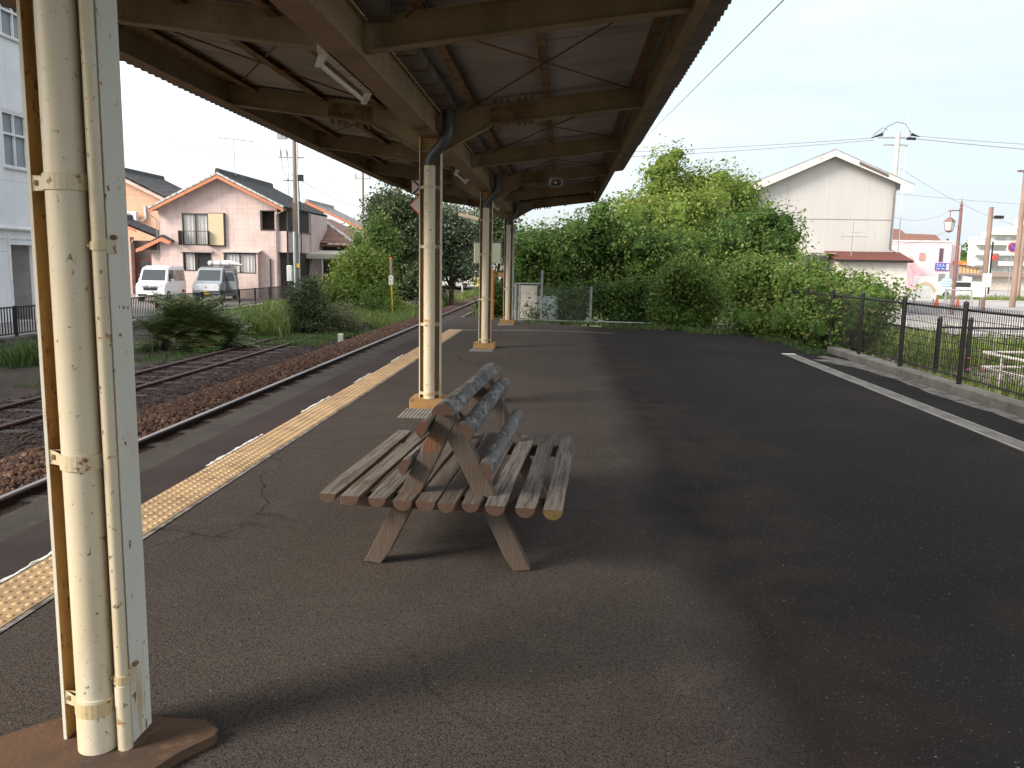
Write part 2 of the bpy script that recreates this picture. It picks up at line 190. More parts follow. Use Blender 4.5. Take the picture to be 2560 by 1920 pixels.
# ------------------------------------------------------------------ mesh helpers
class MB:
    def __init__(s, off=(0, 0, 0)): s.v = []; s.f = []; s.o = off; s.m = []
    def add(s, vs, fs, mi=0):
        b = len(s.v); s.v += [(x-s.o[0], y-s.o[1], z-s.o[2]) for x, y, z in vs]
        s.f += [tuple(b+i for i in q) for q in fs]; s.m += [mi]*len(fs); return s
    def box(s, x0, y0, z0, x1, y1, z1, mi=0, ch=0):
        if ch:
            c = ch; P = [(x0+c, y0), (x1-c, y0), (x1, y0+c), (x1, y1-c), (x1-c, y1), (x0+c, y1), (x0, y1-c), (x0, y0+c)]
            vs = [(x, y, z0) for x, y in P]+[(x, y, z1-c) for x, y in P]
            cx, cy = (x0+x1)/2, (y0+y1)/2
            P2 = [(x0+2*c, y0+c), (x1-2*c, y0+c), (x1-c, y0+2*c), (x1-c, y1-2*c), (x1-2*c, y1-c), (x0+2*c, y1-c), (x0+c, y1-2*c), (x0+c, y0+2*c)]
            vs += [(x, y, z1) for x, y in P2]
            fs = [tuple(range(7, -1, -1)), tuple(range(16, 24))]
            for k in (0, 8):
                for i in range(8): j = (i+1) % 8; fs.append((k+i, k+j, k+8+j, k+8+i))
            return s.add(vs, fs, mi)
        vs = [(x0, y0, z0), (x1, y0, z0), (x1, y1, z0), (x0, y1, z0), (x0, y0, z1), (x1, y0, z1), (x1, y1, z1), (x0, y1, z1)]
        return s.add(vs, [(0, 3, 2, 1), (4, 5, 6, 7), (0, 1, 5, 4), (1, 2, 6, 5), (2, 3, 7, 6), (3, 0, 4, 7)], mi)
    def ext(s, prof, d0, d1, axis='y', mi=0, cap=True, capmi=None):
        """extrude closed 2-D profile; axis y: prof=(x,z); axis x: prof=(y,z); axis z: prof=(x,y)"""
        def mk(p, d): return (p[0], d, p[1]) if axis == 'y' else (d, p[0], p[1]) if axis == 'x' else (p[0], p[1], d)
        n = len(prof); vs = [mk(p, d0) for p in prof]+[mk(p, d1) for p in prof]
        s.add(vs, [(i, (i+1) % n, n+(i+1) % n, n+i) for i in range(n)], mi)
        if cap: s.add(vs, [tuple(range(n-1, -1, -1)), tuple(range(n, 2*n))], mi if capmi is None else capmi)
        return s
    def tube(s, pts, r, n=8, mi=0, cap=True, r1=None):
        pts = [Vector(p) for p in pts]; k = len(pts); rr = r if isinstance(r, (list, tuple)) else [r]*k
        rings = []; ref = None
        for i, p in enumerate(pts):
            d = (pts[min(i+1, k-1)]-pts[max(i-1, 0)]).normalized()
            if ref is None: ref = Vector((0, 0, 1)) if abs(d.z) < .9 else Vector((1, 0, 0))
            a = (ref-d*ref.dot(d)).normalized(); ref = a; b = d.cross(a)
            rings.append([tuple(p+(a*math.cos(t)+b*math.sin(t))*rr[i]) for t in [2*math.pi*j/n for j in range(n)]])
        vs = [v for q in rings for v in q]; fs = []
        for i in range(k-1):
            for j in range(n): fs.append((i*n+j, i*n+(j+1) % n, (i+1)*n+(j+1) % n, (i+1)*n+j))
        if cap: fs += [tuple(range(n-1, -1, -1)), tuple((k-1)*n+j for j in range(n))]
        return s.add(vs, fs, mi)
    def bar(s, a, b, wx, wz, mi=0, upv=(0, 0, 1)):
        a = Vector(a); b = Vector(b); d = (b-a).normalized(); u = Vector(upv); u = (u-d*u.dot(d)).normalized(); r = d.cross(u)
        vs = []
        for p in (a, b):
            for sx, sz in ((-1, -1), (1, -1), (1, 1), (-1, 1)): vs.append(tuple(p+r*sx*wx/2+u*sz*wz/2))
        return s.add(vs, [(3, 2, 1, 0), (4, 5, 6, 7), (0, 1, 5, 4), (1, 2, 6, 5), (2, 3, 7, 6), (3, 0, 4, 7)], mi)
    def quad(s, a, b, c, d, mi=0): return s.add([a, b, c, d], [(0, 1, 2, 3)], mi)
    def lathe(s, c, prof, n=16, mi=0, axis='z'):
        vs = []; k = len(prof)
        for r, h in prof:
            for j in range(n):
                t = 2*math.pi*j/n; x, y = r*math.cos(t), r*math.sin(t)
                vs.append((c[0]+x, c[1]+y, c[2]+h) if axis == 'z' else (c[0]+x, c[1]+h, c[2]+y))
        fs = [(i*n+j, i*n+(j+1) % n, (i+1)*n+(j+1) % n, (i+1)*n+j) for i in range(k-1) for j in range(n)]
        return s.add(vs, fs, mi)
def obj(name, mb, m, parent=None, smooth=False, bev=0, fix=True):
    me = bpy.data.meshes.new(name); me.from_pydata(mb.v, [], mb.f)
    for x in (m if isinstance(m, (list, tuple)) else [m]): me.materials.append(x)
    if len(me.materials) > 1: me.polygons.foreach_set('material_index', mb.m)
    if fix:
        import bmesh
        b = bmesh.new(); b.from_mesh(me); bmesh.ops.recalc_face_normals(b, faces=b.faces); b.to_mesh(me); b.free()
    o = bpy.data.objects.new(name, me); C.objects.link(o)
    if smooth: me.polygons.foreach_set('use_smooth', [True]*len(me.polygons)); smooth_angle(me)
    if bev:
        md = o.modifiers.new('bevel', 'BEVEL'); md.width = bev; md.segments = 2; md.limit_method = 'ANGLE'; md.angle_limit = R(35)
    if parent: o.parent = parent
    return o
def smooth_angle(me, a=R(38)):
    import bmesh
    b = bmesh.new(); b.from_mesh(me)
    for e in b.edges:
        if len(e.link_faces) == 2 and e.calc_face_angle(0) > a: e.smooth = False
    b.to_mesh(me); b.free()
def tag(o, label, cat, group=None, kind=None):
    o['label'] = label
    if cat: o['category'] = cat
    if group: o['group'] = group
    if kind: o['kind'] = kind
    return o
def thing(name, label, cat, loc, rz=0, group=None):
    o = bpy.data.objects.new(name, None); C.objects.link(o); o.location = loc; o.rotation_euler = (0, 0, rz); o.empty_display_size = .2
    return tag(o, label, cat, group)
def struct(name, mb, m, label=None, smooth=False, kind='structure', fix=True):
    o = obj(name, mb, m, smooth=smooth, fix=fix); o['kind'] = kind
    if label: o['label'] = label
    return o
def copy_tree(root, loc, label, rz=None):
    c = root.copy(); C.objects.link(c); c.location = loc; c['label'] = label
    if rz is not None: c.rotation_euler = (0, 0, rz)
    for ch in [o for o in bpy.data.objects if o.parent == root]:
        d = ch.copy(); C.objects.link(d); d.parent = c
        for g in [o for o in bpy.data.objects if o.parent == ch]:
            e = g.copy(); C.objects.link(e); e.parent = d
    return c
def fastmesh(name, V, F, m, parent=None, loc=(0, 0, 0)):
    """V (n,3) array, F (k,q) array of equal-sized faces"""
    me = bpy.data.meshes.new(name); V = np.asarray(V, np.float32)-np.asarray(loc, np.float32); F = np.asarray(F, np.int32); k, q = F.shape
    me.vertices.add(len(V)); me.vertices.foreach_set('co', V.ravel()); me.loops.add(k*q); me.loops.foreach_set('vertex_index', F.ravel())
    me.polygons.add(k); me.polygons.foreach_set('loop_start', np.arange(0, k*q, q, dtype=np.int32)); me.polygons.foreach_set('loop_total', np.full(k, q, np.int32))
    me.materials.append(m); me.update(); me.validate()
    o = bpy.data.objects.new(name, me); C.objects.link(o)
    if parent: o.parent = parent
    else: o.location = loc
    return o
def text_mesh(name, s, wd, ht, m, parent, loc, rot):
    """flat lettering scaled to fill wd x ht metres, centred on loc"""
    cu = bpy.data.curves.new(name, 'FONT'); cu.body = s; cu.size = 1; cu.extrude = .004
    t = bpy.data.objects.new(name+'_tmp', cu); C.objects.link(t)
    dg = bpy.context.evaluated_depsgraph_get(); dg.update(); me = bpy.data.meshes.new_from_object(t.evaluated_get(dg))
    bpy.data.objects.remove(t); me.materials.clear(); me.materials.append(m)
    n = len(me.vertices); co = np.empty(n*3, np.float32); me.vertices.foreach_get('co', co); co = co.reshape(-1, 3)
    lo, hi = co.min(0), co.max(0); co[:, 0] = (co[:, 0]-(lo[0]+hi[0])/2)*wd/max(1e-3, hi[0]-lo[0]); co[:, 1] = (co[:, 1]-(lo[1]+hi[1])/2)*ht/max(1e-3, hi[1]-lo[1]); me.vertices.foreach_set('co', co.ravel()); me.update()
    o = bpy.data.objects.new(name, me); C.objects.link(o); o.parent = parent; o.location = loc; o.rotation_euler = rot; return o

# ------------------------------------------------------------------ ground sheet, track bed, roads
TR = -1.15     # track bed level
RD = -0.75     # street level on both sides
g = MB()
prof = [(-1500, RD-.06), (-14.95, RD-.06), (-14.92, TR-.1), (4.9, TR-.1), (5.3, RD-.06), (1500, RD-.06)]
ys = [-600, -60, 0, 10, 20, 30, 40, 60, 90, 130, 200, 400, 1600]
vs = [(x, y, z) for y in ys for x, z in prof]; n = len(prof)
g.add(vs, [(j*n+i, j*n+i+1, (j+1)*n+i+1, (j+1)*n+i) for j in range(len(ys)-1) for i in range(n-1)])
struct('ground', g, grass_ground)
g = MB(); nx, ny = 14, 60
gv = []
for j in range(ny+1):
    for i in range(nx+1):
        x = -14.7+i*(7.2/nx); y = -10+j*2.2; z = TR+.02+random.uniform(-.03, .03)
        if x < -11: z += .02*(-11-x)*2
        if 6 < y and x < -11.5: z += .05
        gv.append((x, y, z))
g.add(gv, [(j*(nx+1)+i, j*(nx+1)+i+1, (j+1)*(nx+1)+i+1, (j+1)*(nx+1)+i) for j in range(ny) for i in range(nx)])
struct('trackside_soil', g, soil, smooth=True)
# siding bed and main ballast bed
def bed(name, P, y0, y1, m, jit=.012, step=.8):
    g = MB(); k = len(P); Y = np.arange(y0, y1+step, step)
    g.add([(x+random.uniform(-jit, jit), y, z+random.uniform(-jit, jit)) for y in Y for x, z in P], [(j*k+i, j*k+i+1, (j+1)*k+i+1, (j+1)*k+i) for j in range(len(Y)-1) for i in range(k-1)])
    return struct(name, g, m, smooth=True)
bed('siding_gravel', [(-10.1, -1.13), (-9.8, -1.085), (-9.3, -1.08), (-8.7, -1.085), (-8.2, -1.08), (-7.6, -1.085), (-7.1, -1.1), (-6.8, -1.13)], -6, 27, grey_gravel)
bed('ballast_bed', [(-7.0, -1.14), (-6.75, -1.03), (-6.3, -.87), (-5.8, -.86), (-5.5, -.92), (-5.2, -.94), (-4.9, -.94), (-4.4, -.93), (-3.9, -.9), (-3.2, -.9)], -6, 130, ballast_m)
# scattered stones over the near ballast
def stones(name, n, xr, yr, zf, size, m, label):
    X = RNG.uniform(*xr, n); Y = yr[0]+(yr[1]-yr[0])*RNG.random(n)**1.35; Z = zf(X)+RNG.uniform(-.008, .025, n)
    S = RNG.uniform(*size, n)
    base = np.array([(1, 0, 0), (0, 1, 0), (-1, 0, 0), (0, -1, 0), (0, 0, .75), (0, 0, -.6)], float)
    ang = RNG.uniform(0, 6.28, n); V = base[None]*(1+RNG.uniform(-.38, .38, (n, 6, 1)))*S[:, None, None]+RNG.uniform(-.25, .25, (n, 6, 3))*S[:, None, None]
    c, s_ = np.cos(ang), np.sin(ang); x = V[..., 0]*c[:, None]-V[..., 1]*s_[:, None]; y = V[..., 0]*s_[:, None]+V[..., 1]*c[:, None]
    V = np.stack([x+X[:, None], y+Y[:, None], V[..., 2]+Z[:, None]], -1)
    t = np.array([(0, 1, 4), (1, 2, 4), (2, 3, 4), (3, 0, 4), (1, 0, 5), (2, 1, 5), (3, 2, 5), (0, 3, 5)])
    F = (t[None]+np.arange(n)[:, None, None]*6).reshape(-1, 3)
    o = fastmesh(name, V.reshape(-1, 3), F, m); o['kind'] = 'stuff'; o['label'] = label; return o
zb = lambda X: np.interp(X, [-7.0, -6.75, -6.3, -5.8, -5.5, -3.2], [-1.12, -1.02, -.86, -.85, -.91, -.9])
stones('ballast_stones', 34000, (-7.05, -5.45), (4, 34), zb, (.028, .056), stone_m, 'rust brown ballast stones heaped beside the platform track')
st2 = mat('dark siding stones', (.07, .05, .043), [((.032, .023, .02), 'island', 1, .2, .6), ((.19, .175, .165), 'island', 1, .86, .95), ((.10, .05, .032), 'island', 1, .6, .7)], rough=1)
stones('siding_stones', 9000, (-9.9, -7.1), (6, 26), lambda X: np.full_like(X, -1.085), (.012, .034), st2, 'dark gravel chips lying between the siding rails')
# rails
def rail(x, y0, y1, zt, name, label, top):
    t = thing(name, label, 'rail', (x, y0, zt), 0, 'railway rails')
    P = [(-.065, -.14), (.065, -.14), (.065, -.128), (.012, -.115), (.009, -.045), (.033, -.035), (.034, -.008), (.028, 0), (-.028, 0), (-.034, -.008), (-.033, -.035), (-.009, -.045), (-.012, -.115), (-.065, -.128)]
    g = MB(); g.ext(P, 0, y1-y0, 'y'); obj('rail_body', g, rail_side, t)
    g = MB(); g.ext([(-.0355, -.022), (-.0345, -.006), (-.028, .0035), (.028, .0035), (.0345, -.006), (.0355, -.022), (.0345, -.022), (.0335, -.007), (.027, .001), (-.027, .001), (-.0335, -.007), (-.0345, -.022)], 0, y1-y0, 'y'); obj('running_surface', g, top, t)
rust_top = mat('rusty rail head', (.085, .040, .034), [((.13, .07, .06), 'noise', 3, .5, .7, (1, .2, 1))], rough=.6)
rail(-5.37, -6, 130, -.82, 'rail', 'shiny topped rail of the platform track, farther from the platform', rail_top)
rail(-4.303, -6, 130, -.82, 'rail', 'platform track rail hidden close below the platform edge', rail_top)
rail(-9.30, -6, 26.6, -1.0, 'rail', 'rusty siding rail nearer the retaining wall', rust_top)
rail(-8.235, -6, 27.4, -1.0, 'rail', 'rusty siding rail nearer the ballast heap', rust_top)
gs = MB(); gs.box(-1.0, -.11, -.05, 1.0, .11, .05)
sl = obj('sleeper', gs, sleeper_m, bev=.01); sl.location = (-4.84, 1, -.965); tag(sl, 'timber sleeper under the platform track', 'sleeper', 'track sleepers')
for i in range(1, 60):
    c = sl.copy(); c.location = (-4.84+random.uniform(-.03, .03), 1+i*.85, -.965); c.rotation_euler.z = random.uniform(-.02, .02); C.objects.link(c)
sl['label'] = 'timber sleepers sunk in the ballast of the platform track'
for o in [o for o in C.objects if o.name.startswith('sleeper')]: o['label'] = 'timber sleeper sunk in ballast under the platform track'
s0 = obj('sleeper', gs, sleeper_m); s0.location = (-8.77, 3, -1.115); tag(s0, 'grey sleeper showing between the rusty siding rails', 'sleeper', 'siding sleepers')
for i in range(1, 28):
    c = s0.copy(); c.location = (-8.77+random.uniform(-.05, .05), 3+i*.85, -1.118+random.uniform(-.004, .012)); c.rotation_euler.z = random.uniform(-.03, .03); C.objects.link(c)

# platform
g = MB()
outl = [(-3.22, -8), (5.02, -8), (5.02, 15.6), (4.75, 17.6), (4.0, 19.0), (2.9, 19.9), (1.0, 20.5), (-.9, 21.6), (-1.6, 23.3), (-3.22, 23.3)]
g.ext([(x, y) for x, y in outl], -1.1, -.004, 'z'); struct('platform', g, coping)
def sheet(name, pts, z, m, label=None):
    g = MB(); g.add([(x, y, z) for x, y in pts], [tuple(range(len(pts)))]); return struct(name, g, m, label)
sheet('platform_paving', [(-2.2, -8), (3.935, -8), (3.935, 14.9), (4.145, 14.93), (4.145, -8), (5.0, -8), (5.0, 15.55), (4.74, 17.55), (3.98, 18.95), (2.88, 19.85), (1.0, 20.48), (-.9, 21.55), (-1.55, 23.2), (-2.92, 23.2), (-2.92, 18.9), (-2.2, 18.9)], .001, asphalt_shade_blend)
sheet('platform_edge_paving', [(-2.925, -8), (-2.53, -8), (-2.53, 18.9), (-2.925, 18.9)], .001, asphalt_purple)
sheet('tactile_border', [(-2.235, -8), (-2.205, -8), (-2.205, 18.85), (-2.235, 18.85)], .005, worn_line)
# tactile strip with real domes
g = MB(); g.box(-2.53, -8, -.02, -2.235, 18.75, .0075)
nv = 7; V = []; F = []
ysd = np.arange(1.0, 18.7, .06); xsd = [-2.53+.0295+i*.059 for i in range(5)]
base = [(math.cos(a)*r, math.sin(a)*r, z) for r, z in ((.0165, 0), (.011, .0048)) for a in [math.pi*k/4 for k in range(8)]]
bb = np.array(base); cells = np.array([(x, y, .0075) for y in ysd for x in xsd])
Vd = (bb[None]+cells[:, None]).reshape(-1, 3)
q = np.array([(k, (k+1) % 8, 8+(k+1) % 8, 8+k) for k in range(8)]+[(8, 9, 10, 11), (8, 11, 12, 15), (12, 13, 14, 15)])
Fd = (q[None]+np.arange(len(cells))[:, None, None]*16).reshape(-1, 4)
ts = struct('tactile_strip', g, tactile_m)
td = fastmesh('tactile_domes', Vd, Fd, mat('tactile dome', (.52, .365, .20), [((.42, .295, .16), 'noise', 3, .42, .62)], rough=.7)); td['kind'] = 'structure'
# flaking white dashes left of the tactile strip
for i, (y0, y1) in enumerate([(5.75, 6.9), (7.95, 9.0), (10.1, 11.0), (12.3, 13.3), (3.4, 4.4)]):
    pts = [(-2.542+random.uniform(-.004, .003), y0+(y1-y0)*k/19) for k in range(20)]; pl = [(-2.556-random.uniform(-.004, .022), y) for x, y in reversed(pts)]
    sheet('edge_dash', pts+pl, .0055, white_line)
sheet('end_line', [(-2.2, 18.55), (-.4, 18.9), (.5, 18.75), (1.2, 18.55), (1.2, 18.62), (.4, 18.88), (-.5, 19.05), (-2.2, 18.72)], .0055, worn_line)
# long drain channel on the right
t = thing('linear_drain', 'long ribbed grey drain channel cover running along the right side', 'drain', (4.04, 4, 0))
g = MB(t.location)
g.box(3.935, -8, -.01, 3.962, 14.78, .009); g.box(4.118, -8, -.01, 4.145, 14.78, .009); obj('channel_edge', g, mat('channel edge', (.31, .285, .255), [((.2, .18, .155), 'noise', 3, .42, .62)], rough=.85), t)
g = MB(t.location); g.box(3.962, -8, -.02, 4.118, 14.78, -.0015)
for i in range(5): x = 3.972+i*.029; g.box(x, -8, -.0015, x+.017, 14.78, .006)
obj('ribbed_cover', g, mat('ribbed cover', (.25, .235, .21), [((.17, .155, .135), 'noise', 2, .42, .62), ((.12, .10, .09), 'liney', 1.0, .99, .995)], rough=.7), t)
g = MB(t.location); g.box(3.93, 14.78, -.005, 4.15, 14.93, .012); obj('end_block', g, M_plain('white end block', (.62, .6, .56)), t)
# kerb on the right with drip strip
g = MB(); g.ext([(4.86, -.02), (4.87, .10), (4.885, .115), (5.06, .115), (5.07, .10), (5.08, -.8), (4.86, -.8)], -8, 15.4, 'y'); struct('kerb', g, concrete, smooth=False)
pts = [(4.62+.035*math.sin(y*2.3)+.02*math.sin(y*7.1), y) for y in np.arange(-8, 13.2, .3)]
sheet('stained_cement_strip', [(4.845, -8)]+pts+[(4.25, 13.9), (4.2, 14.05), (4.55, 14.15), (4.4, 14.5), (4.6, 14.7), (4.845, 13.9)], .0055, mat('pale cement dribble', (.17, .155, .135), [((.07, .062, .053), 'noise', 6, .44, .6)], rough=.9))
# right side: lot, pavement, road
sheet('gravel_lot', [(5.08, -8), (13, -8), (14, 24), (9, 30), (5.08, 30)], RD+.0, lot_gravel)
sheet('road', [(14, 30), (120, 10), (190, 60), (160, 125), (30, 110), (14, 60)], RD+.008, road_far)
sheet('forecourt', [(13, -8), (60, -8), (60, 20), (14.0, 29.5)], RD+.002, road)
sheet('pavement_strip', [(14, 34), (60, 38), (60, 42), (14, 38)], RD+.02, kerb_m)
sheet('pavement_strip', [(20, 66), (80, 72), (80, 76), (20, 70)], RD+.02, kerb_m)
sheet('road_marking', [(20, 47), (80, 51), (80, 51.3), (20, 47.3)], RD+.016, white_line)
sheet('road_marking', [(22, 58), (80, 62), (80, 62.4), (22, 58.4)], RD+.016, white_line)
sheet('road_marking', [(15, 31.5), (45, 33), (45, 33.5), (15, 32)], RD+.016, white_line)
# left side road / parking
sheet('parking_road', [(-60, -8), (-15.1, -8), (-15.1, 60), (-12, 80), (-60, 80)], RD+.0, road)
sheet('parking_marking', [(-19, 36.5), (-15.2, 37.4), (-15.2, 37.55), (-19, 36.65)], RD+.006, white_line)
sheet('parking_marking', [(-24, 38.5), (-18.5, 38.5), (-18.5, 38.65), (-24, 38.65)], RD+.006, white_line)
g = MB(); g.box(-15.15, -8, TR-.1, -14.78, 46, RD+.03); struct('retaining_wall', g, concrete_dark)

# ------------------------------------------------------------------ canopy
CX = -1.355; COLY = [2.36+6.23*i for i in range(4)]; COLY_ALL = [2.36-6.23]+COLY; MID = [2.36-3.1, 5.42, 11.70, 17.93]
T = lambda x: 2.995+.126*abs(x-CX)                     # top of rafters
Y0, Y1 = -5.0, 21.15
cn = thing('platform_canopy', 'butterfly shaped steel platform canopy with brown girders and corrugated sheets', 'canopy', (CX, 8.6, 2.75))
o_ = cn.location
g = MB(o_)
for z0, z1, hw in ((2.745, 2.76, .1), (2.985, 3.0, .1)): g.box(CX-hw, Y0, z0, CX+hw, Y1+.05, z1)
g.box(CX-.0045, Y0, 2.76, CX+.0045, Y1+.05, 2.985); g.box(CX-.07, Y0, 2.762, CX-.0055, Y1, 2.983); g.box(CX+.0055, Y0, 2.762, CX+.07, Y1, 2.983)
obj('centre_girder', g, paint_beam, cn, bev=.002)
g = MB(o_)
for yc in COLY_ALL:
    for s in (-1, 1):
        g.box(CX-.085 if s < 0 else CX-.085, yc+s*.62-.14, 2.735, CX+.085, yc+s*.62+.14, 2.744)
        for k in range(5):
            for q_ in (-.055, .055): g.lathe((CX+q_, yc+s*.62-.11+k*.055, 2.724), [(.0, 0), (.011, 0), (.011, .012)], 6)
obj('girder_joint_plate', g, paint_rusty, cn)
def rafter(y, s, haunch):
    xe = CX+s*2.10; g = MB((xe, y, 3.06))
    x0 = CX+s*(.072 if not haunch else .07)
    def prof(x): 
        zt = T(x); d = .20
        if haunch:
            dist = abs(x-CX); d = .20+max(0, .62-dist)*.42
        return zt-d, zt
    xs = [x0]+[CX+s*v for v in (.25, .42, .62, 1.0, 1.5, 2.10)]
    for a, b in zip(xs[:-1], xs[1:]):
        la, ta = prof(a); lb, tb = prof(b)
        g.ext([(a, la+.008), (b, lb+.008), (b, tb-.008), (a, ta-.008)], y-.0045, y+.0045, 'y')
        for zo in (0, 1):
            pa, pb = (la, lb) if zo == 0 else (ta-.0085, tb-.0085)
            g.ext([(a, pa), (b, pb), (b, pb+.0085), (a, pa+.0085)], y-.05, y+.05, 'y')
    r = obj('rafter', g, paint_beam, cn); r.location = (xe-o_[0], y-o_[1], 3.06-o_[2])
    if haunch:
        g = MB((xe, y, 3.06))
        xa, xb = CX+s*.60, CX+s*1.06
        for side in (-1, 1):
            yy = y+side*.0062
            g.ext([(xa, T(xa)-.17), (xb, T(xb)-.17), (xb, T(xb)-.03), (xa, T(xa)-.03)], yy-.0015, yy+.0015, 'y')
            for i in range(6):
                bx = xa+s*(.05+i*.06+(.06 if i > 2 else 0))
                for zz in (.065, .13): g.lathe((bx, y+side*.0078, T(bx)-zz), [(.014, 0), (.014, side*.012), (.007, side*.013), (.007, side*.02), (0, side*.02)], 6, axis='y')
        for i in range(6):
            bx = xa+s*(.04+i*.065+(.05 if i > 2 else 0))
            for side in (-.03, .03):
                d = prof(bx); g.lathe((bx, y+side, d[1]), [(.018, 0), (.018, .018), (.009, .018), (.009, .042), (0, .042)], 6)
                g.lathe((bx, y+side, d[0]), [(.018, 0), (.018, -.018), (.009, -.018), (.009, -.042), (0, -.042)], 6)
        p = obj('splice_plate', g, paint_rusty, r)
    return r
for y in COLY_ALL:
    for s in (-1, 1): rafter(y, s, True)
for y in MID:
    for s in (-1, 1): rafter(y, s, False)
# purlins, fascia beams
for x in (-3.16, -2.46, -1.86, -.93, -.20, .66):
    z = T(x) if x > CX else T(x)-.042; g = MB((x, 8, z)); g.box(x-.035, Y0, z+.001, x+.035, Y1, z+.008); g.box(x-.035, Y0, z+.008, x-.028, Y1, z+.056); g.box(x-.028, Y0, z+.05, x+.035, Y1, z+.056)
    p = obj('purlin', g, paint_rusty if x < 0 else paint_rusty, cn); p.location = (x-o_[0], 8-o_[1], z-o_[2])
for s in (-1, 1):
    x = CX+s*2.10; z1 = T(x)+.02; z0 = z1-.235; g = MB((x, 8, z0))
    g.box(x+s*.002, Y0, z0, x+s*.010, Y1+.03, z1); fa, fb = sorted((x+s*.010, x+s*.085)) if s > 0 else (x+.0, x+.075); g.box(fa, Y0, z0-(.001 if s < 0 else 0), fb, Y1+.03, z0+.009); g.box(fa, Y0, z1-.009, fb, Y1+.03, z1)
    p = obj('fascia_beam', g, paint_beam, cn); p.location = (x-o_[0], 8-o_[1], z0-o_[2])
# brace rods
bays = sorted(COLY_ALL+MID)
for a, b in zip(bays[:-1], bays[1:]):
    for s in (-1, 1):
        xi, xo = CX+s*.35, CX+s*1.98
        for (p0, p1) in (((xi, a+.06, T(xi)-.02), (xo, b-.06, T(xo)-.02)), ((xo, a+.06, T(xo)-.035), (xi, b-.06, T(xi)-.035))):
            g = MB(p0); g.tube([p0, p1], .0075, 6); p = obj('brace_rod', g, rod_m, cn); p.location = tuple(p0[k]-o_[k] for k in range(3))
# corrugated sheets
def corr(name, x_in, x_out, y0, y1, amp=.017, pitch=.142, notch=None, hz=.078):
    seg = 8; ny_ = int((y1-y0)/pitch*seg); Y = np.linspace(y0, y1, ny_+1); xs = np.array([x_in, x_in+(x_out-x_in)*.5, x_out])
    V = []
    for th in (0, .008):
        for j, y in enumerate(Y):
            for x in xs:
                xx = x
                if x == x_out:
                    k = int((y-y0)/.71); xx = x+(((k*7919) % 13)/13-.5)*.014
                    if notch and y > notch[0]: xx = notch[1]
                V.append((xx, y, T(xx)+hz+amp*math.sin(2*math.pi*y/pitch)+th))
    V = np.array(V); k = 3; n1 = len(Y)*k; F = []
    for j in range(len(Y)-1):
        for i in range(k-1):
            a = j*k+i; F.append((a, a+1, a+k+1, a+k)); F.append((n1+a+k, n1+a+k+1, n1+a+1, n1+a))
        for i in (0, k-1): a = j*k+i; F.append((a, a+k, n1+a+k, n1+a))
    for j in (0, len(Y)-1):
        for i in range(k-1): a = j*k+i; F.append((a, a+1, n1+a+1, n1+a))
    return fastmesh(name, V-np.array(o_), np.array(F), slate_m, cn)
corr('roof_sheet', CX+.10, 1.16, Y0, 21.3, notch=(17.05, 1.0))
corr('roof_sheet', CX-.10, -4.36, Y0, 21.3, hz=.036)
g = MB(o_)
g.ext([(CX+.1, T(CX+.1)+.001), (.75, T(.75)+.001), (.75, T(.75)+.082), (CX+.1, T(CX+.1)+.082)], 21.09, 21.11, 'y'); g.ext([(-3.46, T(-3.46)+.001), (CX-.1, T(CX-.1)+.001), (CX-.1, T(CX-.1)+.05), (-3.46, T(-3.46)+.05)], 21.09, 21.11, 'y')
obj('end_trim', g, paint_rusty, cn)
# gutter in the valley
g = MB(o_); gx0, gx1 = -1.245, -1.085
g.box(gx0, Y0, 2.985, gx1, Y1, 2.99); g.box(gx0, Y0, 2.99, gx0+.004, Y1, 3.075); g.box(gx1-.004, Y0, 2.99, gx1, Y1, 3.075)
obj('valley_gutter', g, gutter_m, cn)
for i in range(54):
    y = Y0+.2+i*.48; g = MB((gx0, y, 2.98)); g.box(gx0-.004, y-.012, 2.979, gx1+.004, y+.012, 2.984); g.box(gx1+.0008, y-.012, 2.984, gx1+.005, y+.012, 3.08)
    p = obj('gutter_strap', g, rod_m, cn); p.location = (gx0-o_[0], y-o_[1], 2.98-o_[2])

